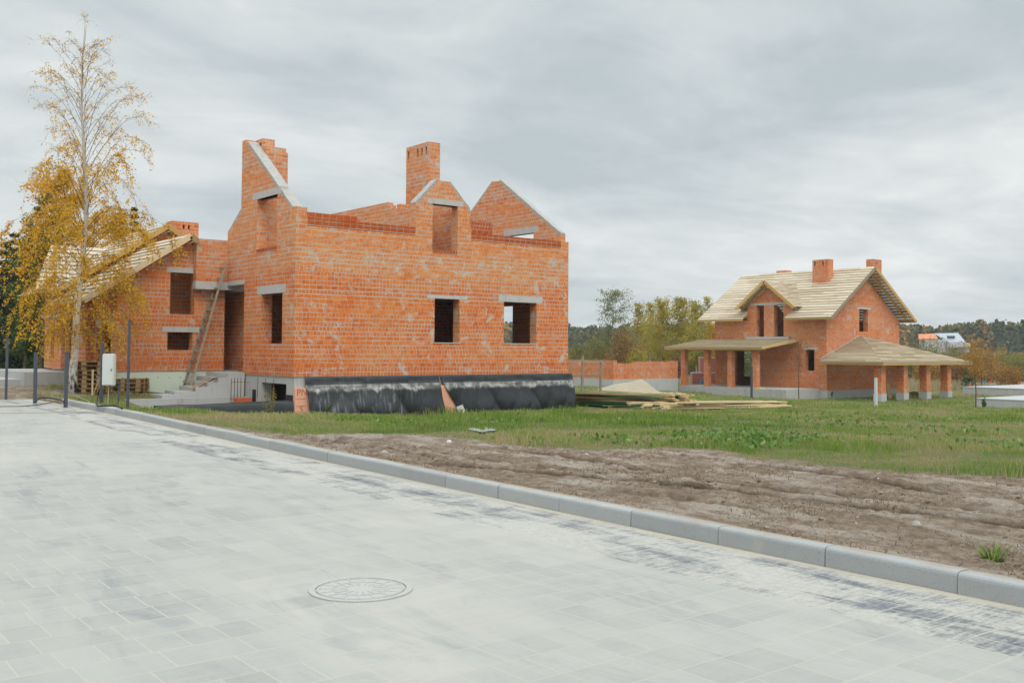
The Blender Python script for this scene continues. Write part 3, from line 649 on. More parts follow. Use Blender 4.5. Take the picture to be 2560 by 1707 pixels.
def sheet(name,top,bot,label,flare,zb,wrap=False):
    """top/bot: (left,right) ends along the wall at the upper and the lower edge; flare(s) = how far the foot stands off"""
    ns,nt=110,26; V=[];UV=[]
    prof_t=[0,.18,.24,.30,.36,.5,.75,1.]
    for j in range(nt+1):
        t=j/nt
        for i in range(ns+1):
            q=i/ns; l=top[0]+(bot[0]-top[0])*t**1.2; r=top[1]+(bot[1]-top[1])*t**1.2; s=l+(r-l)*q
            zlow=zb(s); z=.607+(zlow-.607)*t
            ledge=sstep(.335,.20,z); d=.012+.155*float(ledge)
            d+=(.6-z)*0.0
            ph=s*1.55+.9*float(fbm(s*.7,z*.3,93))+z*1.1; fold=.12*abs(math.sin(ph))**.6-.07+.035*abs(math.sin(s*3.7-z*2.2+2*float(fbm(s,z,94))))**.7+(float(fbm(s*2.2,z*1.5,95))-.5)*.07
            low=float(sstep(.28,-.6,z)); d+=flare(s)*low+fold*(.30+.9*low)
            d+=(.035*abs(math.sin(s*1.3+.5))+.022*abs(math.sin(s*4.1)))*float(sstep(.60,.47,z))*float(sstep(.2,.36,z))
            z-=(.05*abs(math.sin(s*.83+.4))+.03*float(fbm(s*2,s*0,98)))*float(sstep(.58,.42,z))*float(sstep(-.6,.2,z))
            x=s;y=-max(d,.012 if z>.34 else .115)
            V.append((X0+x,Y0+y,z));UV.append((s,.607-z))
    k=ns+1; Fq=[(j*k+i,j*k+i+1,(j+1)*k+i+1,(j+1)*k+i) for j in range(nt) for i in range(ns)]
    V=np.array(V); loc=np.array([V[:,0].mean(),Y0-.1,-.74])
    o=np_mesh(name,V-loc,Fq,'sheet',uv=UV,smooth=True); o.location=loc
    sm=o.modifiers.new('thick','SOLIDIFY'); sm.thickness=.006; sm.offset=0
    tag(o,label,'plastic sheet'); return o
sheet('foundation_sheet',(.36,5.60),(.50,5.72),'black dimpled sheet with pale streaks hung over foundation, left of the gap',lambda s: .02+.17*math.exp(-((s-2.4)/1.3)**2)+.03*math.exp(-((s-5.6)/.7)**2),lambda s:-.80)
sheet('foundation_sheet',(5.64,11.98),(6.52,12.0),'black dimpled sheet hung smoothly over foundation, right of the gap',lambda s:.03+.05*math.exp(-((s-9)/2.)**2),lambda s:-.80)
MB_=MB(); MB_.box(X0+11.772,X0+11.98,Y0-.05,Y0+4,-.8,.30); MB_.build('side_insulation','cable',H)

# ------------------------------------------------------------------ roofed house behind the birch
L=empty('roofed_house',(X0-1,Y0+10,0.)); tag(L,'brick house with boarded roof and twin gables behind the birch','house')
XL=X0-3.8; YL=Y0+5.8
m=MB(); pk=X0-1.4; sl_=.67
out=[(XL,.69),(X0+.05,.69),(X0+.05,4.40),(pk,5.36),(XL,3.75)]
m.wall('Y',YL,.38,out,[(X0-1.96,X0-1.08,2.71,4.19),(X0-2.03,X0-1.12,1.43,2.07)])
m.wall('X',XL,.38,[(YL+.38,.69),(YL+8.5,.69),(YL+8.5,3.5),(YL+.38,3.5)],[(Y0+6.36,Y0+8.04,.75,2.28)])
m.wall('Y',Y0+8.27,.38,[(XL-.3,.69),(XL,.69),(XL,3.4),(XL-.3,3.4)]); m.wall('X',XL-.3,.3,[(Y0+8.65,.69),(Y0+9.5,.69),(Y0+9.5,3.4),(Y0+8.65,3.4)])
m.build('wall','brick2',L)
m=MB(); m.wall('X',X0-.2,.2,[(YL+.385,.69),(YL+1.59,.69),(YL+1.59,4.35),(YL+.385,4.35)]); m.wall('Y',YL+1.6,.2,[(XL+.38,.69),(X0+1.6,.69),(X0+1.6,4.6),(XL+.38,4.0)]); m.build('partition_wall','brick2',L)  # short side wall added to keep daylight off the partition behind the opening
m=MB(); xq=XL-.7; yq=Y0+10.
m.wall('X',xq,.35,[(yq+.35,.69),(yq+2.4,.69),(yq+2.4,3.45),(yq+.35,3.45)],[(yq+.95,yq+1.5,1.1,2.45)])
m.wall('Y',yq,.35,[(xq,.69),(XL,.69),(XL,3.45),(xq,3.45)],[(xq+.2,xq+.48,1.1,2.45)]); m.wall('Y',yq+2.4,-.3,[(xq+.35,.69),(XL,.69),(XL,3.45),(xq+.35,3.45)]); m.build('bay_wall','brick2',L)
m=MB(); m.box(xq-.12,XL-.002,yq-.12,yq+2.5,2.62,2.74); m.build('bay_slab','lintel',L)
m=MB(); m.box(xq+.05,xq+.17,yq-.45,yq-.37,.1,2.95); m.build('prop','rafter',L)
lintel_box(L,'Y',YL,X0-2.1,X0-.92,4.19,4.38); lintel_box(L,'Y',YL,X0-2.22,X0-.67,2.07,2.26); lintel_box(L,'X',XL,Y0+6.06,Y0+8.26,2.28,2.51); lintel_box(L,'X',xq,yq+.8,yq+1.65,2.45,2.57)
m=MB(); m.box(XL+.38,X0-.1,YL+.4,YL+8.4,2.40,2.58); m.build('floor_slab','concrete',L)
m=MB(); m.box(XL+.02,X0+.04,YL+.03,YL+.36,-.3,.688); m.build('insulated_plinth','mint',L)
m=MB()
for i in range(9): m.box(XL+.25+i*.40,XL+.285+i*.40,YL+.026,YL+.032,.45,.475)
m.split('fixing','darksteel',L)
m=MB(); m.box(XL+.02,X0+1.5,YL+.36,YL+8.4,-.3,.685); m.build('foundation','concrete',L)
# front roof: the ridge runs back from the street gable
ry=Y0+5.38; zr=5.53; ex=X0-5.0; ez=zr-(pk-ex)*sl_
m=MB(); roof_slope(m,(ex,ry,ez),(ex,Y0+9.6,ez),(pk,ry,zr),(pk,Y0+9.6,zr)); roof_slope(m,(pk+3.2,YL+.0,zr-2.14),(pk+3.2,Y0+9.6,zr-2.14),(pk,YL,zr),(pk,Y0+9.6,zr))
roof_slope(m,(pk+.22,ry,zr-.15),(pk+.22,YL-.01,zr-.15),(pk,ry,zr),(pk,YL-.01,zr)); m.build('roof','sheathing',L)
m=MB(); m.beam((ex,ry,ez-.05),(pk,ry,zr-.05),.045,.20,(0,0,1)); m.beam((pk,ry,zr-.05),(pk+.24,ry,zr-.22),.045,.20); m.split('barge_board','planks',L)
m=MB(); m.beam((ex,ry,ez-.02),(ex,Y0+9.6,ez-.02),.04,.14); m.split('fascia','planks',L)
m=MB()
for k in range(6): m.beam((ex+.05,YL+.1+k*.7,ez-.05),(ex+1.2,YL+.1+k*.7,ez+.73),.06,.12)
m.split('rafter','rafter',L)
# rear roof, higher, same direction
yb=Y0+9.8; xb,zb_=X0-.85,6.30; eb=xb-4.2; zeb=zb_-4.2*sl_; LB=4.6
m=MB(); out=[(eb+.9,.69),(X0+3.0,.69),(X0+3.0,zb_-.2-(X0+3.0-xb)*sl_),(xb,zb_-.2),(eb+.9,zb_-.2-(xb-eb-.9)*sl_)]
m.wall('Y',yb,.38,out); m.wall('X',X0+3.0,-.38,[(yb+.38,.69),(yb+LB,.69),(yb+LB,3.5),(yb+.38,3.5)]); m.build('rear_wall','brick2',L)
m=MB(); roof_slope(m,(eb,yb-.55,zeb),(eb,yb+LB,zeb),(xb,yb-.55,zb_),(xb,yb+LB,zb_)); roof_slope(m,(xb+4.3,yb-.55,zb_-2.9),(xb+4.3,yb+LB,zb_-2.9),(xb,yb-.55,zb_),(xb,yb+LB,zb_)); m.build('rear_roof','sheathing',L)
m=MB(); m.beam((eb,yb-.55,zeb-.05),(xb,yb-.55,zb_-.05),.045,.2); m.beam((xb+4.3,yb-.55,zb_-2.95),(xb,yb-.55,zb_-.05),.045,.2); m.split('barge_board','rafter',L)
# cross roof whose gable looks to the street
ya_,yr_=Y0+9.9,Y0+12.9; ea,eb2=atY(84,726,ya_),atY(190,719,ya_); ra=atY(128,613,yr_); zra=float(ra[2]); xa0=float(ea[0]); ze0=float(ea[2]); xra=float(ra[0])
m=MB(); roof_slope(m,(xa0,ya_,ze0),(X0-1.5,ya_,ze0),(xra,yr_,zra),(X0-.9,yr_,zra)); roof_slope(m,(xra+2.2,yr_+3.,ze0),(X0+2,yr_+3.,ze0),(xra,yr_,zra),(X0+2,yr_,zra)); m.build('street_roof','sheathing',L)
m=MB(); m.wall('X',XL+.1,.35,[(yq+2.5,.69),(yr_+1.8,.69),(yr_+1.8,ze0+.35),(yr_,zra-.45),(yq+2.5,zra-.6)]); m.build('gable_wall','brick2',L)
cA=atY(430,552,yb+1.2); cB=atY(497,553,yb+1.2)
hollow_chimney(L,float(cA[0]),float(cB[0]),yb+1.2,yb+1.9,4.5,float(cA[2]),fly=[(float(atY(457,560,yb+1.2)[0]),float(atY(462,560,yb+1.2)[0])),(float(atY(470,560,yb+1.2)[0]),float(atY(475,560,yb+1.2)[0]))],fz=(.12,.30),mat='brick2')

# ------------------------------------------------------------------ roofed house on the right
XR,YR=59.22,39.81
Q=empty('roofed_house',(XR+4.6,YR+5,-1.7)); tag(Q,'brick house with bleached board roof, dormer, porch and open carport','house')
w=9.2; d=9.75; zw=3.75; zp=6.9
m=MB()
m.wall('X',XR,.38,[(YR,-1.15),(YR+d,-1.15),(YR+d,zw),(YR,zw)],[(YR+3.52,YR+4.33,2.55,3.7499),(YR+5.22,YR+5.88,2.55,3.7499),(YR+.98,YR+1.73,.18,1.63),(YR+6.35,YR+7.95,-1.05,1.50)])
m.wall('Y',YR,.38,[(XR+.38,-1.15),(XR+w,-1.15),(XR+w,zw),(XR+4.6,zp),(XR+.38,zw+.26)],[(XR+3.95,XR+5.05,2.94,4.53)])
m.wall('Y',YR+d,-.38,[(XR+.38,-1.15),(XR+w,-1.15),(XR+w,zw),(XR+4.6,zp),(XR+.38,zw+.26)],[(XR+3.0,XR+4.35,-.45,1.75)])
m.wall('X',XR+w,-.38,[(YR+.38,-1.15),(YR+d-.38,-1.15),(YR+d-.38,zw),(YR+.38,zw)],[(YR+6.6,YR+8.8,-.3,1.5)])
m.wall('Y',YR+3.0,.25,[(XR+.38,-1.15),(XR+w-.4,-1.15),(XR+w-.4,2.0),(XR+.38,2.0)])
m.build('wall','brick2',Q)
dg=MB(); dg.wall('X',XR-.003,.38,[(YR+2.75,3.75),(YR+3.52,3.75),(YR+3.52,4.82),(YR+4.33,4.82),(YR+4.33,3.75),(YR+5.22,3.75),(YR+5.22,4.82),(YR+5.88,4.82),(YR+5.88,3.75),(YR+6.7,3.75),(YR+6.7,4.75),(YR+4.75,6.15),(YR+2.75,4.75)])
dg.wall('Y',YR+2.75,.3,[(XR+.38,3.75),(XR+2.4,3.75),(XR+2.4,4.7),(XR+.38,4.7)]); dg.wall('Y',YR+6.7,-.3,[(XR+.38,3.75),(XR+2.4,3.75),(XR+2.4,4.7),(XR+.38,4.7)])
dg.build('dormer_wall','brick2',Q)
lintel_box(Q,'X',XR-.004,YR+3.25,YR+4.83,4.82,5.0); lintel_box(Q,'X',XR-.004,YR+4.87,YR+6.45,4.82,5.0); lintel_box(Q,'X',XR,YR+.68,YR+1.9,1.63,1.78); lintel_box(Q,'Y',YR,XR+3.7,XR+5.4,4.53,4.68)
m=MB(); m.box(XR-.3,XR-.005,YR+2.9,YR+6.6,2.36,2.54); m.build('dormer_sill','concrete',Q)
m=MB(); m.box(XR+.38,XR+w-.38,YR+.38,YR+d-.38,2.0,2.2); m.build('floor_slab','concrete',Q)
m=MB(); m.box(XR-.04,XR+w+.04,YR-.04,YR+d,-2.1,-1.152); m.build('foundation','concrete2',Q)
exl,exr=XR-.85,XR+10.05; ze=3.78; xr=XR+4.6; zr=7.52; y0r,y1r=YR-.9,YR+10.75
m=MB(); t=(zr-ze)/(xr-exl)
cut0,cut1=YR+3.0-.2,YR+6.7-.35
# street slope left open where the wall dormer breaks the eave
zm=4.75; xm=exl+(zm-ze)/t
roof_slope(m,(exl,y0r,ze),(exl,YR+2.85,ze),(xm,y0r,zm),(xm,YR+2.75,zm)); roof_slope(m,(exl,YR+6.45,ze),(exl,y1r,ze),(xm,YR+6.75,zm),(xm,y1r,zm))
roof_slope(m,(xm,y0r,zm),(xm,y1r,zm),(xr,y0r,zr),(xr,y1r,zr)); roof_slope(m,(exr,y0r,ze),(exr,y1r,ze),(xr,y0r,zr),(xr,y1r,zr)); m.build('roof','sheathing',Q)
m=MB(); yc=YR+4.75; zd=6.55; xd=XR-.65; xdb=exl+(zd-ze)/t; zd0=4.6; xdb0=exl+(zd0-ze)/t
roof_slope(m,(xd,YR+2.2,zd0),(xdb0,YR+2.2,zd0),(xd,yc,zd),(xdb,yc,zd),.2,.03,1.2,.03); roof_slope(m,(xdb0,YR+7.3,zd0),(xd,YR+7.3,zd0),(xdb,yc,zd),(xd,yc,zd),.2,.03,1.2,.03); m.build('dormer_roof','sheathing',Q)
m=MB()
for s_ in (YR+2.2,YR+7.3): m.beam((xd,s_,zd0-.05),(xd,yc,zd-.05),.05,.22); m.beam((xd+.5,s_+(.15 if s_<yc else -.15),zd0-.1),(xd+.5,yc,zd-.15),.07,.16)
for yy,zz in ((YR+2.5,4.75),(YR+7.0,4.75)): m.beam((xd,yy,zz),(XR+.4,yy,zz),.1,.14)
m.beam((exl+.3,YR+6.47,ze+.15),(xm,YR+6.75,zm),.05,.16); m.split('dormer_barge_board','rafter',Q)
m=MB(); m.beam((exl,y0r,ze-.07),(xr,y0r,zr-.07),.05,.22); m.split('barge_board','greywood',Q)
m=MB(); m.beam((exr,y0r,ze-.07),(xr,y0r,zr-.07),.05,.22); m.split('barge_board','rafter',Q)
m=MB(); m.beam((exl,y0r,ze-.03),(exl,YR+2.85,ze-.03),.04,.13); m.beam((exl,YR+6.45,ze-.03),(exl,y1r,ze-.03),.04,.13); m.beam((exr,y0r,ze-.03),(exr,y1r,ze-.03),.04,.13); m.split('fascia','rafter',Q)
m=MB()
m.beam((xr+4.95,YR-.3,ze+.25),(xr,YR-.3,zr-.2),.09,.16); m.beam((xr-4.9,YR-.3,ze+.2),(xr,YR-.3,zr-.2),.09,.16)
for xx in (XR+.25,XR+w-.25): zz=ze+(min(xx-exl,exr-xx))*t-.25; m.beam((xx,y0r+.1,zz),(xx,YR+.3,zz),.14,.16)
m.split('rafter','rafter',Q)
hollow_chimney(Q,XR+3.0,XR+3.6,YR+1.85,YR+3.19,5.8,8.15,flx=[(YR+2.25,YR+2.37),(YR+2.93,YR+3.05)],fz=(.12,.45),mat='brick2')
hollow_chimney(Q,XR+7.6,XR+8.7,YR+1.1,YR+1.7,4.,8.38,fly=[(XR+7.8,XR+7.9),(XR+8.05,XR+8.15)],fz=(.1,.40),mat='brick2')
m=MB(); m.box(xr+.5,xr+1.2,YR+7.0,YR+7.9,6.5,7.74); m.build('chimney','brick2',Q)
# porch on the street side
xp=XR-3.6
m=MB(); m.box(xp-.25,XR-.045,YR+.5,YR+9.9,-2.0,-1.03); m.build('porch_slab','concrete',Q)
for yy in (9.6,7.42,5.28,3.15):
    m=MB(); m.box(xp-.19,xp+.19,YR+yy-.19,YR+yy+.19,-1.028,1.55); m.build('porch_column','brick2',Q)
m=MB(); roof_slope(m,(xp-.6,YR+2.25,1.72),(xp-.6,YR+11.,1.72),(XR-.01,YR+2.25,2.33),(XR-.01,YR+11.,2.33),.16,.03,3.5,.008); m.build('porch_roof','sheathing2',Q)
m=MB(); m.beam((xp-.6,YR+2.25,1.66),(xp-.6,YR+11.,1.66),.04,.14); m.beam((xp,YR+2.4,1.62),(xp,YR+10.9,1.62),.15,.14)
m.split('porch_beam','rafter',Q)
m=MB(); m.beam((xp-.6,YR+2.22,1.72),(XR,YR+2.22,2.30),.03,.2); m.build('porch_barge_board','osb',Q)
# carport against the gable
for xx in (-.05,2.65,5.55,8.35):
    m=MB(); m.box(XR+xx-.26,XR+xx+.26,YR-4.0-.26,YR-4.0+.26,-1.2,.75); cl=m.build('carport_column','brick2',Q)
    m=MB(); m.box(XR+xx-.3,XR+xx+.3,YR-4.3,YR-3.7,-2.2,-1.203); m.build('column_base','concrete2',cl)
c0=(XR-.85,YR-4.7,.80); c1=(XR+10.7,YR-4.7,.80); c2=(XR-.85,YR-.005,.80); c3=(XR+10.7,YR-.005,.80); ap=(XR+4.2,YR-.006,2.60)
m=MB(); roof_slope(m,c2,c0,ap,ap,.25,.03,2.2,.04); roof_slope(m,c0,c1,ap,ap,.25,.03,1.6,.045); roof_slope(m,c1,c3,ap,ap,.25,.03,1.6,.045); m.build('carport_roof','sheathing2',Q)
m=MB(); m.beam((c0[0],c0[1],.74),(c1[0],c1[1],.74),.04,.16); m.beam((c0[0],c0[1],.74),(c2[0],c2[1],.74),.04,.16); m.beam((c1[0],c1[1],.74),(c3[0],c3[1],.74),.04,.16); m.beam((XR-.3,YR-4.,.76),(XR+10,YR-4.,.76),.16,.12); m.beam((XR-.02,YR-4.1,.76),(XR-.02,YR-.02,.76),.16,.12); m.split('carport_beam','rafter',Q)
m=MB(); m.beam((c0[0]-.03,c0[1]-.035,.86),(c1[0]+.03,c1[1]-.035,.86),.03,.12); m.beam((c0[0]-.035,c0[1],.86),(c2[0]-.035,c2[1],.86),.03,.12); m.split('eave_board','sheathing',Q)
m=MB(); m.beam((xp-.635,YR+2.25,1.76),(xp-.635,YR+11.,1.76),.03,.10); m.build('eave_board','sheathing',Q)
m=MB(); m.beam((exl-.035,y0r,ze+.05),(exl-.035,YR+2.85,ze+.05),.03,.09); m.beam((exl-.035,YR+6.45,ze+.05),(exl-.035,y1r,ze+.05),.03,.09); m.split('eave_board','sheathing',Q)
m=MB(); m.poly([(XR-.8,YR-.02,.98),(XR+3.9,YR-.02,2.62),(XR+3.9,YR-.05,2.72),(XR-.8,YR-.05,1.06)]); m.build('flashing','whitepost',Q)
# lower wing behind
m=MB(); m.wall('Y',YR+4.5,.3,[(XR+w,-1.15),(XR+w+3.2,-1.15),(XR+w+3.2,2.4),(XR+w,2.4)]); m.wall('X',XR+w+3.2,-.3,[(YR+4.8,-1.15),(YR+9,-1.15),(YR+9,2.4),(YR+4.8,2.4)]); m.build('wing_wall','brick2',Q)
m=MB(); roof_slope(m,(XR+w,YR+4.0,2.4),(XR+w+5.2,YR+4.0,2.4),(XR+w,YR+6.5,4.5),(XR+w+2.6,YR+6.5,4.5),.22); roof_slope(m,(XR+w+5.2,YR+4,2.4),(XR+w+5.2,YR+9,2.4),(XR+w+2.6,YR+6.5,4.5),(XR+w+2.6,YR+6.51,4.5),.22); m.build('wing_roof','sheathing',Q)
# ------------------------------------------------------------------ concrete steps and ramp walls by the main house
st_=empty('concrete_steps',(X0-2,Y0+5,-.1)); tag(st_,'bare concrete entrance steps with side wall below the balcony slab','steps')
m=MB(); y0s,y1s=Y0+3.75,Y0+5.80
m.wall('Y',y0s,.22,[(X0-.02,-1.1),(X0-.02,.655),(X0-.62,.655),(X0-.62,.50),(X0-.97,.50),(X0-.97,.34),(X0-1.32,.34),(X0-1.32,.18),(X0-1.75,.18),(X0-1.75,.04),(X0-2.5,.04),(X0-2.5,-1.1)]); m.build('side_wall','concrete2',st_)
m=MB(); m.box(X0-.6,X0+1.59,y0s+.222,y1s,.3,.652)
for k,(a,b,z) in enumerate(((-.95,-.602,.497),(-1.3,-.952,.337),(-1.72,-1.302,.177),(-2.3,-1.722,.037),(-2.9,-2.302,-.06))): m.box(X0+a,X0+b,y0s+.222 if k<3 else y0s-.012,y1s-.2*k,-1.0+.01*k,z)
m.split('step','concrete2',st_)
rw=empty('retaining_wall',(X0-2.2,Y0+3.55,-.3)); tag(rw,'low bare concrete ramp wall in front of the entrance steps','wall')
m=MB(); m.box(X0-4.5,X0+.0,Y0+3.45,Y0+3.7,-1.2,-.16); m.build('wall','concrete2',rw)
bw_=empty('retaining_wall',(X0-2.2,Y0+.12,-.4)); tag(bw_,'low ramp wall wrapped in black sheet along the grass','wall')
V=[];UV=[];sec=[(-.03,-1.),(-.035,-.5),(-.02,-.24),(.02,-.19),(.2,-.17),(.26,-.2),(.28,-.6)]
for j,(dy,dz) in enumerate(sec):
    for i in range(61):
        s=i/60*4.35; V.append((X0-4.38+s-(X0-2.2),Y0-.06+dy+.03*(fbm(s*3,j*.7,5)-.5)-(Y0+.12),dz+.07*(fbm(s*1.5,j*.5,6)-.5)+.02*s/4+.4)); UV.append((s+7,.607-dz+.6))
Fq=[(j*61+i,j*61+i+1,(j+1)*61+i+1,(j+1)*61+i) for j in range(6) for i in range(60)]
o=np_mesh('wrapping',V,Fq,'sheet',uv=UV,smooth=True,parent=bw_)
m=MB(); m.box(X0-4.36,X0-.0,Y0-.04,Y0+.17,-1.2,-.24); m.build('wall','concrete2',bw_)
# rods and odds by the garage opening
rb=empty('rebar_mesh',(X0+.0,Y0+3.5,-.5)); tag(rb,'rusty reinforcing rods standing before the garage opening','rebar')
m=MB(); yy=Y0+3.3
for px in (578,586,594,602,611): 
    p=atY(px,940,yy); m.tube([(p[0],yy,-.9),(p[0]+.01,yy,float(atY(px,943+abs(px-594)*.2,yy)[2]))],.012,5)
m.split('rod','rust',rb); m=MB()
for pyx in (955,998,1006): a=atY(577,pyx,yy);b=atY(625,pyx,yy); m.tube([a,b],.009,5)
m.split('cross_rod','rust',rb)
m=MB()
for px in (645,664,684): a=atX(px,950,X0-.15); m.tube([(a[0],a[1],.52),(a[0],a[1]+.02,-.15)],.011,5)
m.split('hanging_rod','rust',rb)
bb=MB(); p=atY(608,1002,Y0+3.0); bb.box(p[0]-.25,p[0]+.28,Y0+2.9,Y0+3.2,-.95,-.18); tag(bb.build('brick_pack','brickbit'),'stacked orange blocks half hidden behind the rusty rods','bricks')
def leaning(name,mat,label,cat,p,w,h,t,tilt,rz):
    m=MB(); m.box(-w/2,w/2,-t/2,t/2,0,h); o=m.build(name,mat); o.location=p; o.rotation_euler=(R(-tilt[0]),R(tilt[1]),R(rz)); tag(o,label,cat); return o
q=atY(1155,1022,Y0-.38); leaning('concrete_slab','concrete','grey concrete slab leaning on black sheet beside the triangular gap','concrete slab',(q[0],Y0-.42,-.80),.30,.34,.07,(18,-14),6)
# ladder
ld=empty('wooden_ladder',(X0-1.9,Y0+5.5,.04)); tag(ld,'long grey wooden ladder leaning up to the overhanging bay','ladder')
ya,yb2=Y0+5.62,Y0+5.18
def lad(px,py,yy): return Vector(atY(px,py,yy))
A0,A1=lad(459,968,ya),lad(555,656,ya); B0,B1=lad(475,971,yb2),lad(566,654,yb2)
for p,q in ((A0,A1),(B0,B1)):
    m=MB(); m.beam(p,q,.075,.06,(1,0,0)); m.split('rail','greywood',ld)
for k in range(12):
    t=.045+k*.082; p,q=A0.lerp(A1,t),B0.lerp(B1,t); e=(q-p)*.10
    m=MB(); m.beam(p-e-Vector((.045,0,0)),q+e-Vector((.045,0,0)),.03,.075); m.build('rung','greywood',ld)
wk=empty('plank_ramp',(X0-1.2,Y0+4.2,.3)); tag(wk,'short ramp of two battens and a board on the concrete steps','ramp')
m=MB(); yy=Y0+3.9
for dx in (0,18): a=atY(474+dx*.5,973+dx*.15,yy);b=atY(525+dx*.6,944+dx*.1,yy+.1); m.beam(a,b,.05,.04)
m.split('batten','palletwood',wk); a=atY(524,938,yy);b=atY(562,943,yy); m=MB(); m.beam(a,b,.25,.04); m.build('board','greywood',wk)

# ------------------------------------------------------------------ posts, box, cables along the street
def post(px,pyb,pyt,wd,label,mat='darksteel',name='steel_post',group='grey posts along the street',cat='post'):
    p=gT(px,pyb); Zc=float((p-CAM)@FP); h=(pyb-pyt)*Zc/f
    t=empty(name,(p[0],p[1],p[2]-.1)); tag(t,label,cat,group)
    m=MB(); m.box(p[0]-wd/2,p[0]+wd/2,p[1]-wd/2,p[1]+wd/2,p[2]-.1,p[2]+h); m.build('shaft',mat,t)
    m=MB(); m.box(p[0]-wd/2-.004,p[0]+wd/2+.004,p[1]-wd/2-.004,p[1]+wd/2+.004,p[2]+h-.012,p[2]+h+.006); m.build('cap',mat,t); return p,h,t
post(15,990,845,.062,'dark grey steel post farthest left beside the stray kerb stone')
post(87,1003,881,.08,'dark grey steel post where the long kerb begins, left of birch')
post(164,1014,880,.08,'dark grey steel post just left of the white birch trunk')
P4,h4,_=post(253,1016,857,.085,'dark grey steel post next to the pale meter box')
post(319,1025,800,.055,'tallest thin dark post between meter box and ladder')
post(296,1012,962,.035,'short thin rusty pipe stub right of the meter box',name='pipe_stub',group=None)
bxp=atD(273,924,26.2); mb_=empty('meter_box',(bxp[0],bxp[1],bxp[2]-.42)); tag(mb_,'tall pale grey meter box mounted beside a dark post','meter box')
def obox(c,wx,dy,hz,rz,name,mat,parent,bev=.012):
    bm=bmesh.new(); bmesh.ops.create_cube(bm,size=1); bmesh.ops.scale(bm,vec=(wx,dy,hz),verts=bm.verts)
    bmesh.ops.bevel(bm,geom=bm.edges[:],offset=bev,segments=2,affect='EDGES'); 
    me=bpy.data.meshes.new(name); bm.to_mesh(me);bm.free(); me.materials.append(MAT[mat]); o=bpy.data.objects.new(name,me);COL.objects.link(o)
    o.location=Vector(c)-(Vector(parent.location) if parent else Vector()); o.rotation_euler=(0,0,rz); o.parent=parent; return o
rz=math.atan2(R2[1],R2[0])+R(6)
obox(bxp,.30,.2,.84,rz,'case','whitebox',mb_,.02); fwd=np.array([-F[0],-F[1],0])
obox(bxp+fwd*.105,.27,.012,.79,rz,'door','whitebox',mb_,.004); obox(bxp+fwd*.115+RR*.1,.02,.02,.06,rz,'handle','darksteel',mb_,.003)
m=MB(); m.beam(bxp-np.array([0,0,.42]),bxp-np.array([0,0,.95])-RR*.02,.02,.02); m.build('conduit','rope',mb_)
m=MB(); m.beam(bxp+np.array([0,0,.2])-fwd*.08,P4+np.array([0,0,1.1]),.03,.03); m.beam(bxp-np.array([0,0,.2])-fwd*.08,P4+np.array([0,0,.7]),.03,.03); m.split('bracket','darksteel',mb_)
def cable(name,pts,rad,mat,label,cat,n=6):
    P=[Vector(p) for p in pts]; out=[]
    for i in range(len(P)-1):
        a,b,c,d=P[max(i-1,0)],P[i],P[i+1],P[min(i+2,len(P)-1)]
        for k in range(n):
            t=k/n; out.append(.5*((2*b)+(c-a)*t+(2*a-5*b+4*c-d)*t*t+(3*b-a-3*c+d)*t**3))
    out.append(P[-1]); m=MB(); m.tube(out,rad,6); o=m.build(name,mat,smooth=True,merge=True); tag(o,label,cat)
def gz(px,py,z): r=ray(px,py); return CAM+r*((z-CAMH)/r[2])
cable('cable',[gz(90,1004,.16),gz(100,995,.17),gz(122,994,.17),gz(150,999,.165),gz(160,1006,.16)],.022,'cable','thick black cable looped over the kerb at its left end','cable')
cable('cable',[gz(-60,1019,.012),gz(0,1016,.012),gz(60,1015,.012),gz(110,1009,.012),gz(150,1003,.012),gz(163,1000,.14)],.010,'cable','thin dark hose lying across pale pavers toward the kerb','hose')
cable('cable',[P4+np.array([-.05,.05,.5]),P4+np.array([-.12,-.05,.25]),gz(242,1012,.16),gz(262,1014,.165),gz(290,1014,.165),gz(306,1021,.16)],.020,'cable','black cable coming down from the meter box over the kerb','cable')
cable('cable',[gz(-60,1033,.012),gz(20,1032,.012),gz(110,1031,.012),gz(170,1027,.012),gz(208,1020,.012),gz(222,1004,.15),P4+np.array([-.6,.4,.3])],.008,'rope','thin pale cord across the pavers left of the meter box','cord')

# pallets
def pallet_proto():
    t=empty('pallet',(0,0,0)); m=MB()
    for k in range(7): m.box(-.6,.6,-.4+k*.118,-.4+k*.118+.09,.122,.144)
    m.build('deck_board','palletwood',t); m=MB()
    for y in (-.4,-.05,.3): m.box(-.6,.6,y,y+.1,0,.022)
    for x in (-.6,-.07,.46):
        for y in (-.4,-.05,.3): m.box(x,x+.14,y,y+.1,.022,.1)
    for x in (-.6,-.07,.46): m.box(x,x+.14,-.4,.4,.1,.121)
    m.build('block','palletwood',t); return t
pr=pallet_proto(); first=True
for (px,py,nn,lab,grp) in ((222,981,7,'weathered pallet in the tall stack beside the birch trunk','pallets in the tall stack'),(318,978,3,'weathered pallet in the low stack behind the tallest post','pallets in the low stack')):
    p=gT(px,py)
    for k in range(nn):
        o=pr if first else copy_tree(pr); first=False
        o.location=(p[0]+random.uniform(-.03,.03),p[1]+random.uniform(-.03,.03),gh(p[0],p[1])+k*.146); o.rotation_euler=(0,0,R(-40)+random.uniform(-.04,.04)); tag(o,lab,'pallet',grp)
q=gT(230,990); m=MB(); m.beam((q[0],q[1],q[2]-.1),(q[0]+.02,q[1]+.05,q[2]+.85),.12,.025,(1,0,0)); m.beam((q[0]+.02,q[1],q[2]),(q[0]+.2,q[1]-.1,q[2]+.6),.03,.03,(1,0,0)); tag(m.build('wooden_stake','planks'),'pale wooden plank stake leaning on the tall pallet stack','stake')
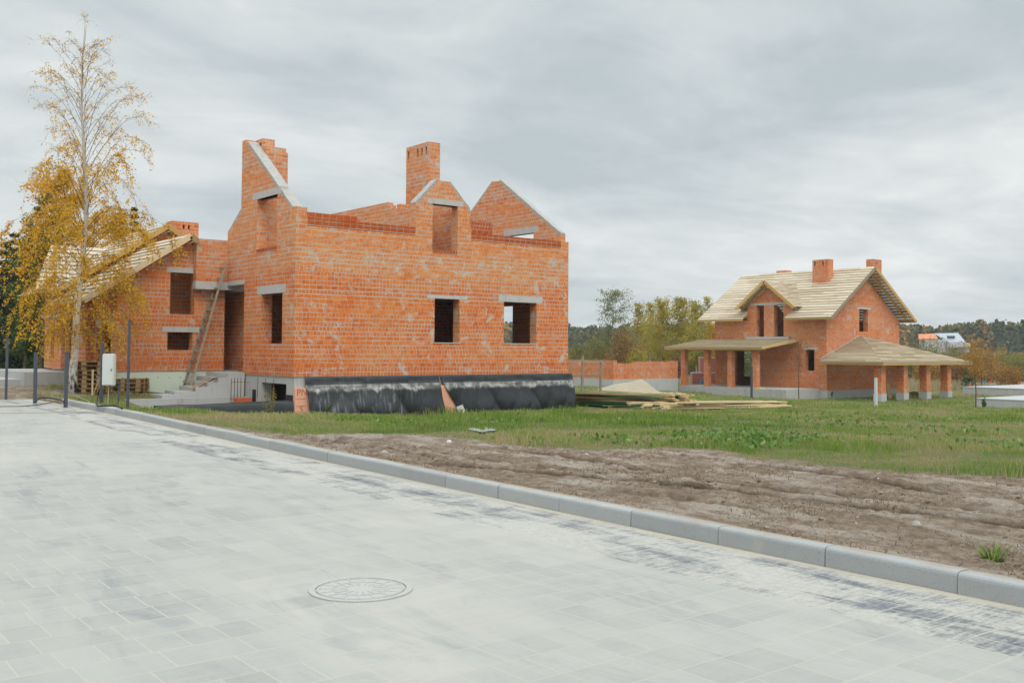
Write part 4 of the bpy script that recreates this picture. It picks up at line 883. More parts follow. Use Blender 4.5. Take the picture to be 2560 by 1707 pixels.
tr_=MB(); a=np.array([XL-1.6,YL+4.2]); tr_.box(XL-2.2,XL-.32,YL+3.,YL+8.5,-.2,.62); tr_.box(XL-2.9,XL-2.2,YL+3.6,YL+8.2,-.2,.35); tag(tr_.build('concrete_terrace','concrete'),'rough concrete terrace block at the far left of the house','terrace')

# ------------------------------------------------------------------ timber stacks
def plank_proto(L,wd,th,mat):
    m=MB(); m.beam((-L/2,0,th/2),(L/2,0,th/2),wd,th); return m.build('plank',mat)
def stack(c,ang,rows,cols,L,mat,label,grp,jit,tiltz=0.):
    first=None; hx,hy=math.cos(ang)*L/2,math.sin(ang)*L/2; za,zb3=gh(c[0]-hx,c[1]-hy),gh(c[0]+hx,c[1]+hy); tiltz=math.atan2(za-zb3,L)
    base=(za+zb3)/2+.07
    for r_ in range(rows):
        for c_ in range(cols):
            o=plank_proto(L,.15,.05,mat) if first is None else first.copy()
            if first is None: first=o
            else: COL.objects.link(o); o.data=first.data.copy() if (r_*cols+c_)%3==0 else o.data
            if o.data is not first.data:
                at=o.data.attributes['rnd']; at.data.foreach_set('value',[random.random()]*len(o.data.polygons))
            off=(c_-(cols-1)/2)*.165; sl=random.uniform(-jit,jit); a=ang+random.gauss(0,.022)+(random.gauss(0,.05) if r_==rows-1 else 0)
            z=base+r_*.088+random.uniform(0,.014); off+=random.uniform(-.04,.04)
            o.location=(c[0]-math.sin(a)*off+math.cos(a)*sl,c[1]+math.cos(a)*off+math.sin(a)*sl,z+random.uniform(0,.006)); o.rotation_euler=(0,random.uniform(-.004,.004)+tiltz,a); tag(o,label,'plank',grp)
def beam_under(c,ang,offs,L):
    for of in offs:
        m=MB(); p=(c[0]+math.cos(ang)*of,c[1]+math.sin(ang)*of); z=gh(*p)
        m.beam((p[0]+math.sin(ang)*L/2,p[1]-math.cos(ang)*L/2,z+.02),(p[0]-math.sin(ang)*L/2,p[1]+math.cos(ang)*L/2,z+.02),.12,.12); tag(m.build('bearer','palletwood'),'timber bearer lying on the grass under the plank stacks','beam','bearers under the planks')
s1a,s1b=np.array([29.0,32.2]),np.array([27.35,24.3]); an1=math.atan2(*(s1b-s1a)[::-1]); c1=(s1a+s1b)/2
stack(c1,an1,6,7,7.6,'planks','pale sawn plank with green edge in the stack beside the brick house','planks beside the brick house',.45)
for o in [o for o in bpy.data.objects if o.get('group')=='planks beside the brick house']:
    if random.random()<.26: o.data=o.data.copy() if o.data.users>1 else o.data; o.data.materials[0]=MAT['greenplanks']; o.data.attributes['rnd'].data.foreach_set('value',[random.random()*.5]*len(o.data.polygons))
s2a,s2b=gT(1632,1027)[:2],gT(1945,1020)[:2]; an2=math.atan2(*(s2b-s2a)[::-1]); c2_=(s2a+s2b)/2
stack(c2_,an2,3,7,float(np.linalg.norm(s2b-s2a)),'planks','pale sawn plank in the low stack before the grey post','planks in the low stack',.6)
for o in [o for o in bpy.data.objects if o.get('group')=='planks in the low stack']:
    if random.random()<.24: o.data=o.data.copy() if o.data.users>1 else o.data; o.data.materials[0]=MAT['greenplanks']; o.data.attributes['rnd'].data.foreach_set('value',[random.random()*.5]*len(o.data.polygons))
beam_under(c1,an1,(-2.6,0,2.4),1.3); beam_under(c2_,an2,(-2.2,2.2),1.3)

# ------------------------------------------------------------------ middle distance: unfinished walls, fence, sand, packs, slabs
def gp(px,py,Zc): return atD(px,py,Zc)
c=gp(1533,966,68); xc,yc_=c[0],c[1]
U=empty('unfinished_walls',(xc+2,yc_+2,-1.3)); tag(U,'waist high unfinished brick walls on concrete base beyond the sand heap','brick wall')
zt1,zt2=float(gp(1533,903,68)[2]),float(gp(1533,901,68)[2]); zb=float(gp(1533,949,68)[2])
m=MB(); m.wall('X',xc,.38,[(yc_,zb),(yc_+1.2,zb),(yc_+1.2,zt2),(yc_,zt2)]); m.wall('X',xc,.38,[(yc_+1.2,zb),(yc_+4.6,zb),(yc_+4.6,zt2),(yc_+3.6,zt2),(yc_+3.6,zt2-.45),(yc_+3.,zt2-.45),(yc_+3,zt2),(yc_+1.2,zt2)])
m.wall('Y',yc_,.38,[(xc+.38,zb),(xc+6.5,zb),(xc+6.5,zt1),(xc+5.5,zt1),(xc+5.5,zt1-.14),(xc+5.1,zt1-.14),(xc+5.1,zt1-.02),(xc+2.2,zt1-.02),(xc+2.2,zt1-.16),(xc+.38,zt1-.16)]); m.build('wall','brick2',U)
m=MB(); m.box(xc-.04,xc+6.5,yc_-.04,yc_+4.8,-2.2,zb-.002); m.build('foundation','concrete2',U)
fe=empty('wooden_fence',(xc-3,yc_-6,-1)); tag(fe,'rough pole fence with two rails right of the brick house','fence')
p1,p2,p0=gp(1455,970,60),gp(1501,968,63),gp(1405,972,57)
for p,hh in ((p1,1.95),(p2,1.75),(p0,1.8)):
    m=MB(); m.beam((p[0],p[1],p[2]-.3),(p[0]+.05,p[1],p[2]+hh),.12,.12,(1,0,0)); m.split('post','greywood',fe)
for z in (.75,1.62):
    m=MB(); m.beam((p0[0],p0[1],p0[2]+z-.03),(p2[0],p2[1],p2[2]+z),.09,.10); m.split('rail','greywood',fe)
# sand heap
n=60; sc=gp(1575,975,64.5); V=[];gzs=gh(sc[0],sc[1])-.05
for j in range(n+1):
    for i in range(n+1):
        u=(i/n-.5)*7; v=(j/n-.5)*4.6
        hgt=.88*math.exp(-((u-.75)/.75)**2-(v/.95)**2)+.62*math.exp(-((u+.75)/1.25)**2-(v/.95)**2)+.25*math.exp(-(u/2.2)**2-(v/1.2)**2)
        hgt=hgt*.76-.08+.20*(float(fbm(u*1.6,v*1.6,14))-.5)+.07*(float(fbm(u*6,v*6,15))-.5)
        w_=RR*u+F*v; V.append((w_[0],w_[1],hgt))
Fq=[(j*(n+1)+i,j*(n+1)+i+1,(j+1)*(n+1)+i+1,(j+1)*(n+1)+i) for j in range(n) for i in range(n)]
o=np_mesh('sand_heap',V,Fq,'sand',smooth=True); o.location=(sc[0],sc[1],gzs); tag(o,'heap of pale yellow sand before the unfinished walls','sand heap')
# packs of brick, barrel
def pack(px0,px1,pyt,pyb,Zc,label):
    a,b=gp(px0,pyb,Zc),gp(px1,pyb,Zc); zt=gp(px0,pyt,Zc)[2]; cx0=(a+b)/2; wd=np.linalg.norm(b-a); hh=zt-a[2]
    t=empty('brick_pack',(cx0[0],cx0[1],a[2])); tag(t,label,'brick pack','wrapped brick packs behind the porch')
    rzz=math.atan2(R2[1],R2[0]); nl=max(3,int(hh/.22))
    for k in range(nl): obox((cx0[0],cx0[1],a[2]+hh*(k+.5)/nl),wd-.02*(k%2),.9,hh/nl-.012,rzz,'layer','packbrick',t,.01)
    obox((cx0[0],cx0[1],a[2]+hh+.012),wd+.02,.94,.05,rzz,'wrap','wrap',t,.01)
pack(1728,1757,932,961,78,'low brick pack under pale wrap, left of the porch column')
pack(1748,1764,894,960,81,'tall wrapped brick pack between the two left porch columns')
pack(1775,1797,895,930,81.5,'upper brick pack right of second porch column'); pack(1775,1797,932,961,81,'lower brick pack right of second porch column')
b_=gp(1757,961,76); br=empty('barrel',(b_[0],b_[1],b_[2])); tag(br,'blue plastic barrel beside the low brick pack','barrel')
m=MB(); m.tube([(b_[0],b_[1],b_[2]+z) for z in (0,.03,.18,.2,.38,.40)],[.17,.18,.19,.20,.19,.18],14); m.build('body','blue',br,True); m=MB(); m.tube([(b_[0],b_[1],b_[2]+.40),(b_[0],b_[1],b_[2]+.42)],.17,14); m.build('lid','blue',br)
# grey post, white post
def far_post(px,pyb,pyt,Zc,wd,mat,label):
    p=gp(px,pyb,Zc); hh=(pyb-pyt)*Zc/f; t=empty('metal_post',(p[0],p[1],p[2]-.3)); tag(t,label,'post')
    m=MB(); m.box(p[0]-wd/2,p[0]+wd/2,p[1]-wd/2,p[1]+wd/2,p[2]-.3,p[2]+hh); m.build('shaft',mat,t); m=MB(); m.box(p[0]-wd/2-.01,p[0]+wd/2+.01,p[1]-wd/2-.01,p[1]+wd/2+.01,p[2]+hh-.02,p[2]+hh+.01); m.build('cap',mat,t)
far_post(1879,1003,917,61.,.105,'darksteel','dark grey square post in front of the porch')
far_post(2190,1019,945,50.5,.115,'whitepost','white square post standing in the grass before the carport')
p=gp(2222,992,69); o=leaning('particle_board','osb','tan particle board leaning on carport wall behind the first column','board',(p[0],p[1]-.1,p[2]-.1),.60,1.02,.03,(10,4),8)
o.data.attributes['rnd'].data.foreach_set('value',[.5]*len(o.data.polygons))
p=gp(2283,990,73); m=MB()
for k in range(26): 
    x=random.uniform(-.5,.5);z=.06+random.random()*.32*(1-abs(x)); m.beam((p[0]+x*.9-.2,p[1]+x*-.5,p[2]+z),(p[0]+x*.9+.25,p[1]+x*-.5-.25,p[2]+z+random.uniform(-.05,.05)),.07,.07)
tag(m.build('firewood_heap','palletwood'),'small heap of sawn wood between the carport columns','wood heap')
m=MB(); p=gp(1908,963,66.5); m.box(p[0]-.5,p[0]+.2,p[1]-.1,p[1]+.3,-1.03,-.93); tag(m.build('timber_offcut','planks'),'short pale timber offcut lying on the porch slab','timber')
m=MB(); p=atX(1970,976,XR-.3); m.tube([(XR-.05,p[1],p[2]),(XR-.4,p[1],p[2])],.09,10); tag(m.build('drain_pipe','redplastic'),'orange drain pipe end sticking from the porch foundation','pipe')
# new foundations on the far right
def slab(px,pyb,pyt,Zc,wx,wy,label):
    p=gp(px,pyb,Zc); zt=gp(px,pyt,Zc)[2]
    t=empty('foundation_slab',(p[0],p[1],p[2])); tag(t,label,'foundation slab'); m=MB(); m.box(p[0],p[0]+wx,p[1]-wy,p[1],p[2]-.4,zt-.002); m.build('wall','concrete2',t)
    m=MB(); m.box(p[0]-.02,p[0]+wx+.02,p[1]-wy-.02,p[1]+.02,zt-.001,zt+.05); m.build('top','slabtop',t); return p,zt
pa,za=slab(2407,985,968,77,16,11,'pale new foundation slab farther back at right with pipe ends')
slab(2437,1015,997,55.5,10,9,'pale new foundation slab nearest at the right edge')
slab(2378,966,958,99,11,6,'thin strip of pale foundation far behind carport columns')
for px,py,mat,lab in ((2425,960,'redplastic','orange pipe end at the left corner of the far slab'),(2477,954,'redplastic','tall orange pipe end in the middle of the far slab'),(2546,957,'redplastic','orange pipe end near the right edge of picture'),(2462,955,'blue','small blue pipe end on the far slab')):
    p=gz(px,py+3,za+.05); m=MB(); m.tube([(p[0],p[1],za),(p[0],p[1],za+.28)],.07,8); tag(m.build('pipe_end',mat),lab,'pipe','pipe ends on the far slab')
for px,pyt,pyb,lab in ((2454,931,955,'thin grey stake in the scrub left of orange pipe'),(2510,935,957,'thin grey stake on the far slab')):
    p=gp(px,pyb,95); m=MB(); m.beam((p[0],p[1],p[2]-.3),(p[0],p[1],p[2]+.95),.08,.08,(1,0,0)); tag(m.build('stake','darksteel'),lab,'stake')
# far white house
fh0=gp(2310,880,210); E=empty('white_house',(fh0[0],fh0[1],fh0[2])); tag(E,'distant white house with grey sloping roof below the forest','house')
def FH(px,py,dz=0): p=gp(px,py,210+dz); return p
m=MB(); a=FH(2303,842);b=FH(2400,842); g0=hT(a[0],a[1])[0]-1
def slabq(mb,quad,th=.25):
    q=[Vector(x) for x in quad]; n=(q[1]-q[0]).cross(q[3]-q[0]).normalized()*th
    mb.poly(q);mb.poly([x+n for x in q][::-1])
    for k in range(4): mb.poly([q[k],q[(k+1)%4],q[(k+1)%4]+n,q[k]+n])
m=MB(); slabq(m,[FH(2372,858,-3),FH(2414,858,-3),FH(2395,835,3),FH(2335,836,3)]); m.build('roof','greyroof',E)
m=MB(); slabq(m,[FH(2296,850,-2),FH(2345,850,-2),FH(2337,837,3),FH(2296,838,3)]); m.build('tiled_roof','brick2',E)
m=MB(); slabq(m,[FH(2368,868,-3.2),FH(2418,866,-3.2),FH(2418,857,-3.2),FH(2368,857,-3.2)],1.5); slabq(m,[FH(2370,880,0),FH(2408,880,0),FH(2408,862,0),FH(2370,862,0)],3.); slabq(m,[FH(2298,882,1),FH(2370,882,1),FH(2370,849,1),FH(2298,849,1)],3.); m.build('wall','plaster',E)
m=MB(); slabq(m,[FH(2368,845.5,-1.),FH(2387,845.5,-1.),FH(2386,842,-.6),FH(2367,842,-.6)],.3); m.build('roof_window','glass',E)

# ------------------------------------------------------------------ trees and scrub
GOLD=[(0,(.20,.135,.02)),(.35,(.44,.255,.025)),(.7,(.60,.33,.03)),(1,(.50,.36,.07))]
MAT['birchleaf']=leaf_mat('birch leaves in autumn',[(0,(.26,.22,.04)),(.25,(.56,.37,.035)),(.6,(.84,.46,.025)),(.85,(.88,.44,.03)),(1,(.72,.60,.16))],.45)
MAT['goldleaf']=leaf_mat('golden leaves',[(0,(.20,.17,.035)),(.35,(.55,.34,.03)),(.8,(.76,.40,.025)),(1,(.66,.48,.08))],.4)
MAT['oliveleaf']=leaf_mat('olive leaves',[(0,(0.085,0.101,0.031)),(.5,(0.202,0.194,0.054)),(1,(0.372,0.310,0.093))])
MAT['yellowgreen']=leaf_mat('yellow green leaves',[(0,(.15,.17,.04)),(.45,(.36,.31,.05)),(.8,(.56,.42,.05)),(1,(.62,.46,.08))],.4)
MAT['greyleaf']=leaf_mat('grey green leaves',[(0,(0.108,0.135,0.068)),(.6,(0.230,0.257,0.121)),(1,(0.365,0.324,0.135))])
MAT['rustleaf']=leaf_mat('rust brown leaves',[(0,(0.149,0.088,0.027)),(.5,(0.324,0.176,0.047)),(1,(0.486,0.284,0.068))])
MAT['redleaf']=leaf_mat('red brown leaves',[(0,(0.130,0.058,0.026)),(1,(0.325,0.143,0.065))])
MAT['greenleaf']=leaf_mat('green leaves',[(0,(0.042,0.084,0.021)),(.6,(0.098,0.161,0.042)),(1,(0.182,0.224,0.056))])
MAT['needle']=leaf_mat('pine needles',[(0,(0.017,0.034,0.017)),(.6,(0.039,0.067,0.034)),(1,(0.077,0.112,0.056))],.1)
MAT['needle2']=leaf_mat('young pine needles',[(0,(0.039,0.085,0.052)),(1,(0.104,0.182,0.104))],.1)
MAT['reed']=leaf_mat('dry reeds',[(0,(.30,.23,.13)),(1,(.50,.41,.26))],.3)
MAT['bark']=plain_mat('grey brown bark',(.12,.095,.075),.95,0,.3)
MAT['twig']=plain_mat('dark birch twig',(.13,.085,.065),.9,0,.25)
MAT['palebark']=plain_mat('pale bark',(.42,.40,.37),.9,0,.25)
MAT['pinebark']=plain_mat('orange brown pine bark',(.13,.075,.045),.95,0,.3)
def birch_mat():
    g=NG('white birch bark'); p=g.objc(); z=g.sep(p)[2]
    n=g.noise(g.scale(p,(5.,5.,16.)),1.6,5,.7); n2=g.noise(g.scale(p,(7.,7.,2.5)),1.5,5,.7)
    c=g.mix(g.noise(p,3,4),(.60,.58,.53),(.74,.72,.68))
    c=g.mix(g.ss(.62,.67,n),c,(.05,.045,.04))
    low=g.math('SUBTRACT',1.,g.ss(.2,1.3,z)); c=g.mix(g.math('MULTIPLY',g.ss(.62,.50,g.math('SUBTRACT',n2,g.math('MULTIPLY',low,-.12))),low),c,c)
    dk=g.math('MULTIPLY',g.ss(.47,.55,n2),low); c=g.mix(dk,c,(.05,.045,.038))
    up=g.ss(3.6,5.2,z); c=g.mix(g.math('MULTIPLY',up,.55),c,(.34,.27,.22)); g.col(c); g.bump(n,.4,.02); return g.m
MAT['birchbark']=birch_mat()

def build_crown(root,P,size,mat,rn=None,name='crown',aspect=.7,up=0.):
    P=np.asarray(P)-np.array(root.location); V,Fq=leaf_quads(P,size,aspect,up)
    r=np.clip(rng.beta(2,2,len(P)) if rn is None else rn,0,1); return np_mesh(name,V,Fq,mat,r,root)
# the birch by the street
pt=[(178,981),(183,920),(188,880),(190,830),(192,779),(198,727),(202,676),(210,610),(216,536),(215,460),(211,393),(208,330),(204,286),(205,210),(207,143),(213,90),(218,46)]
ZB=32.; bp=[atD(a,b,ZB) for a,b in pt]; base=gT(182,983); bp[0]=base-np.array([0,0,.1])
BT=empty('birch_tree',tuple(base)); tag(BT,'tall slender birch with white trunk and thinning golden leaves by the posts','tree')
rad=[.15,.125,.115,.11,.105,.10,.09,.082,.072,.064,.055,.046,.04,.03,.021,.014,.006]
m=MB(); m.tube(bp,rad,12); tk=m.build('trunk','birchbark',BT,True,True)
bpz=np.array([p[2] for p in bp]); bpa=np.array(bp)
def trunk_at(z): return np.array([np.interp(z,bpz,bpa[:,k]) for k in range(3)])
z0,z1=bp[0][2],bp[-1][2]; br=MB(); tw=MB(); LP=[];LR=[];LS=[]
random.seed(21)
def reach(t):  # crown half width (m) by height fraction
    return float(np.interp(t,[.16,.22,.3,.4,.5,.6,.7,.8,.9,1.],[.8,1.9,2.75,3.0,2.9,2.7,2.3,1.75,1.25,.4]))
nb=118
for k in range(nb):
    t=.17+.74*((k+.5)/nb)**1.05; z=z0+(z1-z0)*t; o=trunk_at(z); a=k*2.39996+random.uniform(-.5,.5)
    rch=reach(t)*random.uniform(.5,1.08)*(.80 if t>.45 else .97); dirv=np.array([math.cos(a),math.sin(a),0]); up_=float(np.interp(t,[.15,.3,.45,.65,1.],[.05,.45,.9,1.35,1.9]))
    lift=rch*up_*random.uniform(.7,1.15)*(1-.5*max(0,(t-.5)/.5)); droop=rch*random.uniform(.5,1.)*float(np.interp(t,[.15,.4,.5,.62,.8],[.75,.95,.65,.22,.08]))
    pts=[o]
    for s_ in (.2,.4,.6,.8,1.):
        q=o+dirv*rch*s_+np.array([0,0,lift*math.sin(s_*1.75)-droop*s_**3.2]); q+=rng.normal(0,.05,3)*s_; pts.append(q)
    r0=.004+.0135*(1-t)*random.uniform(.5,1.2); br.tube(pts,[r0,r0*.8,r0*.62,r0*.45,r0*.3,r0*.18],5)
    pa_=np.array(pts); nt=int(8+rch*7)
    for j in range(nt):
        s_=random.uniform(.18,1)**.8*5; i=min(int(s_),4); q=pa_[i]+(pa_[i+1]-pa_[i])*(s_-i)
        L_=random.uniform(.35,1.15)*(1.15 if t<.62 else .7); aa=a+random.uniform(-1.3,1.3); d2=np.array([math.cos(aa),math.sin(aa),0])*random.uniform(.15,.6)
        upk=random.uniform(.0,.8) if t>.55 else random.uniform(-.2,.4)
        tp=[q+d2*L_*x+np.array([0,0,upk*x*L_-L_*(.85 if t<.5 else .45)*x**2]) for x in (0,.35,.7,1.)]
        tw.tube(tp,[.0040,.0032,.0022,.0012],3)
        dens=float(np.interp(t,[.16,.3,.45,.52,.6,.72,.85,1.],[18,27,25,13,7.,4.4,2.8,1.5]))
        nl=rng.poisson(dens*L_*random.choice([.35,.8,1.,1.5]))
        for l in range(nl):
            x=random.random()**.7; i2=min(int(x*3),2); qq=np.array(tp[i2])+(np.array(tp[i2+1])-np.array(tp[i2]))*(x*3-i2)
            LP.append(qq+rng.normal(0,.045,3)); LR.append(random.betavariate(2,2)*.85+.15*random.random()-(.32 if (random.random()<.22 and t<.5) else 0)); LS.append(random.uniform(.05,.085)*(1 if t<.5 else .82))
for a,px,py,py2,px2 in ((0,200,730,640,130),(0,202,700,655,250)): pass
br.build('branch','twig',BT); tw.build('twigs','twig',BT)
build_crown(BT,LP,np.array(LS),'birchleaf',np.clip(LR,0,1),'foliage',.75)
print('birch leaves',len(LP))

def tree(name,label,x,y,h,r,mat,nl,ls,group,cb=.25,shape='oval',bark='bark',tr=.1,lean=0.,z=None,cat='tree',clump=.22,nlimb=16,rnshift=0.):
    z=gh(x,y) if z is None else z; t=empty(name,(x,y,z-.1)); tag(t,label,cat,group); nl=int(nl*2.1); ls*=.66; nlimb=28 if shape=='spire' else nlimb
    m=MB(); n=7; ax=[np.array([x+lean*h*(i/n)**1.5+random.uniform(-.02,.02)*h*.4,y+random.uniform(-.02,.02)*h*.4,z-.1+(h*.97+.1)*i/n]) for i in range(n+1)]; ax[0][:2]=(x,y)
    m.tube(ax,[tr*(1-.93*i/n) for i in range(n+1)],7); axa=np.array(ax); P=[]
    for k in range(nlimb):
        s_=cb*.75+(1-cb*.75)*(k+.5)/nlimb*.97; o=np.array([np.interp(s_,np.linspace(0,1,n+1),axa[:,q]) for q in range(3)])
        rel=max(0,(s_-cb)/(1-cb))
        if shape=='oval': rr=r*math.sqrt(max(.08,1-(2*rel-.85)**2/1.4))
        elif shape=='cone': rr=r*(1.02-rel)**.8
        elif shape=='spire': rr=r*(.22+.9*(1-rel)**.8)*min(1,.5+rel*2.)*random.uniform(.6,1.25)
        else: rr=r*(1-rel*.5)
        a=k*2.4+random.uniform(-.4,.4); rr*=random.uniform(.7,1.15); up=random.uniform(.45,1.15) if shape=='spire' else random.uniform(.25,.8) if shape!='cone' else random.uniform(-.15,.15)
        e=o+np.array([math.cos(a)*rr,math.sin(a)*rr,rr*up]); mid=(o+e)/2+np.array([0,0,rr*.08])
        m.tube([o,mid,e],[tr*.35*(1-s_*.7),tr*.22*(1-s_*.7),tr*.05],4)
        q=nl//nlimb; u=rng.random(q)**.6; w_=o[None]*(1-u[:,None])+e[None]*u[:,None]
        sub=rng.normal(0,1,(7,3))*rr*.34; P.append(w_+sub[rng.integers(0,7,q)]*u[:,None]+rng.normal(0,clump*r*.45,(q,3))*np.array([1,1,.8]))
    m.build('trunk',bark,t); P=np.concatenate(P); P=P[P[:,2]>z+.05]
    # light and dark clumps by noise in the crown
    nn=vnoise(P[:,0]*1.3/r*2,P[:,2]*1.3/r*2,int(x*13)%97); build_crown(t,P,ls*rng.uniform(.7,1.3,len(P)),mat,np.clip(rng.beta(2,2,len(P))*.75+nn*.34-.02+rnshift,0,1)); return t
def pine(label,x,y,h,r,group,nl=5200,ls=.34,mat='needle',cb=.2,tr=.14,z=None,cat='tree'):
    z=gh(x,y) if z is None else z; t=empty('pine_tree',(x,y,z-.1)); tag(t,label,cat,group); m=MB(); m.tube([(x,y,z-.1),(x+.05,y,z+h*.5),(x,y,z+h*.97)],[tr,tr*.65,tr*.1],7); P=[]; nw=max(7,int(h/.6))
    for k in range(nw):
        s_=cb+(1-cb)*k/nw; rr=r*(1.03-((s_-cb)/(1-cb)))**.75
        for b in range(6):
            a=b*1.05+k*.7+random.uniform(-.3,.3); q_=rr*random.uniform(.65,1.12); o=np.array([x,y,z+h*s_]); e=o+np.array([math.cos(a)*q_,math.sin(a)*q_,q_*random.uniform(.0,.4)]); m.tube([o,(o+e)/2-np.array([0,0,.03*q_]),e],[tr*.22*(1-s_*.8),tr*.13*(1-s_*.8),.008],3)
            n=max(4,nl//(nw*6)); u=rng.random(n)**.5; P.append(o*(1-u[:,None])+e*u[:,None]+rng.normal(0,1,(n,3))*np.array([.16,.16,.11])*q_*.9)
    m.build('trunk','pinebark',t); P=np.concatenate(P); build_crown(t,P,ls*rng.uniform(.6,1.3,len(P)),mat,None,'crown',.35,.3); return t
def bush(name,label,x,y,w,h,mat,nl,ls,group,z=None,stems=14,bark='bark',cat='shrub',rnshift=0.):
    nl=int(nl*2.); ls*=.68
    z=gh(x,y) if z is None else z; t=empty(name,(x,y,z-.1)); tag(t,label,cat,group); m=MB(); P=[]
    for k in range(stems):
        a=k*2.4+random.uniform(-.3,.3); q=math.sqrt((k+.5)/stems)*w*.5; hh=h*math.sqrt(max(.12,1-(q/(w*.52))**2))*random.uniform(.75,1.08)
        o=np.array([x+math.cos(a)*q*.25,y+math.sin(a)*q*.25,z-.1]); e=np.array([x+math.cos(a)*q,y+math.sin(a)*q,z+hh]); mid=(o+e)/2+np.array([math.cos(a)*q*.12,math.sin(a)*q*.12,0])
        m.tube([o,mid,e],[.035*h/3,.024*h/3,.006],4); n=nl//stems; u=.15+.85*rng.random(n)**.75
        P.append(o*(1-u[:,None])+e*u[:,None]+rng.normal(0,1,(n,3))*np.array([.105*w,.105*w,.075*h])*(.45+u[:,None]*.65))
    m.build('stem',bark,t); P=np.concatenate(P); P=P[P[:,2]>z+.03]; nn=vnoise(P[:,0]*2.6/w*2,P[:,2]*3/h,int(abs(x)*7)%89)
    build_crown(t,P,ls*rng.uniform(.7,1.3,len(P)),mat,np.clip(rng.beta(2,2,len(P))*.6+nn*.5-.08+rnshift,0,1),'foliage'); return t
def place(px,Zc,pyt): 
    q=atD(px,900,Zc); g0=gh(q[0],q[1]); top=atD(px,pyt,Zc)[2]; return q[0],q[1],top-g0
def T(px,Zc,pyt,wpx,fn,label,mat,nl,ls,group,**k):
    x,y,h=place(px,Zc,pyt); r=wpx*Zc/f/2
    return tree(fn,label,x,y,h,r,mat,nl,ls,group,**k)
g1='trees beyond the unfinished walls'
T(1532,100,722,78,'birch_tree','tallest pale birch with thin grey green top right of the house','greyleaf',2600,.20,g1,cb=.42,bark='palebark',tr=.13,shape='oval')
T(1597,112,752,66,'birch_tree','slim yellowing tree just right of the tallest far birch','yellowgreen',1900,.22,g1,cb=.3,bark='palebark',shape='spire')
T(1626,116,750,58,'birch_tree','slim bare topped tree between golden trees beyond walls','yellowgreen',1500,.22,g1,cb=.35,bark='palebark',shape='spire')
T(1655,108,746,92,'birch_tree','broad golden tree above the sand heap','yellowgreen',3400,.23,g1,cb=.28,bark='palebark',shape='spire',rnshift=.1)
T(1703,106,742,94,'birch_tree','green and gold tree left of the porch roof','yellowgreen',3600,.23,g1,cb=.25,bark='palebark',shape='spire')
T(1740,112,750,80,'birch_tree','dense olive tree against the left end of the boarded roof','yellowgreen',3000,.23,g1,cb=.22,bark='palebark',shape='spire',rnshift=-.12)
T(1768,118,733,60,'birch_tree','thin twiggy tree rising behind the left roof eave','yellowgreen',1300,.22,g1,cb=.3,bark='palebark',shape='spire')
T(1790,112,800,60,'birch_tree','low golden tree directly behind the porch','goldleaf',2400,.24,g1,cb=.2,bark='palebark')
g2='shrubs beyond the unfinished walls'
def Bs(px,Zc,pyt,wpx,label,mat,nl,ls,group,**k):
    x,y,h=place(px,Zc,pyt); return bush('willow_shrub',label,x,y,wpx*Zc/f,h,mat,nl,ls,group,**k)
Bs(1452,110,850,80,'olive willow shrub beside the right edge of the brick house','oliveleaf',2600,.22,g2)
Bs(1500,104,828,90,'olive shrub at the foot of the tallest far birch','oliveleaf',3000,.22,g2,rnshift=.15)
Bs(1560,98,822,110,'wide rusty olive shrub right of the tallest far birch','rustleaf',3600,.22,g2,rnshift=.0)
Bs(1592,92,866,60,'golden olive shrub just above the unfinished walls','yellowgreen',2000,.21,g2,rnshift=-.1)
Bs(1650,120,838,120,'olive undergrowth under the golden trees','oliveleaf',2800,.26,g2,rnshift=.1)
Bs(1722,118,842,120,'olive undergrowth behind the porch columns','oliveleaf',2800,.26,g2)
Bs(1690,93,884,56,'low red brown shrub left of the porch','redleaf',1500,.19,g2)
Bs(1845,100,850,80,'green shrub seen through the porch doorway','greenleaf',1500,.24,g2)
g3='shrubs on the far right'
Bs(2318,112,846,120,'rounded olive shrub in front of distant white house','oliveleaf',4200,.22,g3,rnshift=.05)
Bs(2250,112,868,90,'olive shrub behind the second carport column','oliveleaf',2400,.23,g3)
Bs(2325,96,895,90,'rusty golden shrub between the right carport columns','rustleaf',2600,.2,g3,rnshift=.25)
Bs(2385,120,868,70,'olive shrub right of the carport roof tip','oliveleaf',2400,.23,g3,rnshift=.15)
Bs(2455,100,870,120,'large rust coloured shrub behind the young orange tree','rustleaf',4600,.2,g3,rnshift=.12)
Bs(2400,96,895,80,'rusty shrub under the carport roof tip','rustleaf',2400,.2,g3)
Bs(2520,92,910,90,'low rust shrub behind the far slab','rustleaf',2400,.19,g3,rnshift=.05)
Bs(2548,108,880,100,'olive shrub at the right picture edge','oliveleaf',3000,.21,g3,rnshift=.12)
Bs(2610,100,868,110,'olive shrub beyond the right picture edge','oliveleaf',2600,.21,g3)
Bs(2515,150,872,70,'low green shrub in the brown field','oliveleaf',1500,.28,g3)
Bs(2503,170,862,40,'small orange shrub in the brown field','goldleaf',700,.3,g3)
def Pn(px,Zc,pyt,wpx,label,grp,**k):
    x,y,h=place(px,Zc,pyt); return pine(label,x,y,h,wpx*Zc/f/2,grp,**k)
Pn(2420,88,917,42,'small bluish young pine behind the orange pipe end','young pines on the right',nl=2600,ls=.2,mat='needle2',cb=.02,tr=.07)
Pn(2525,92,938,24,'tiny young pine behind the far slab','young pines on the right',nl=900,ls=.18,mat='needle2',cb=.02,tr=.05)
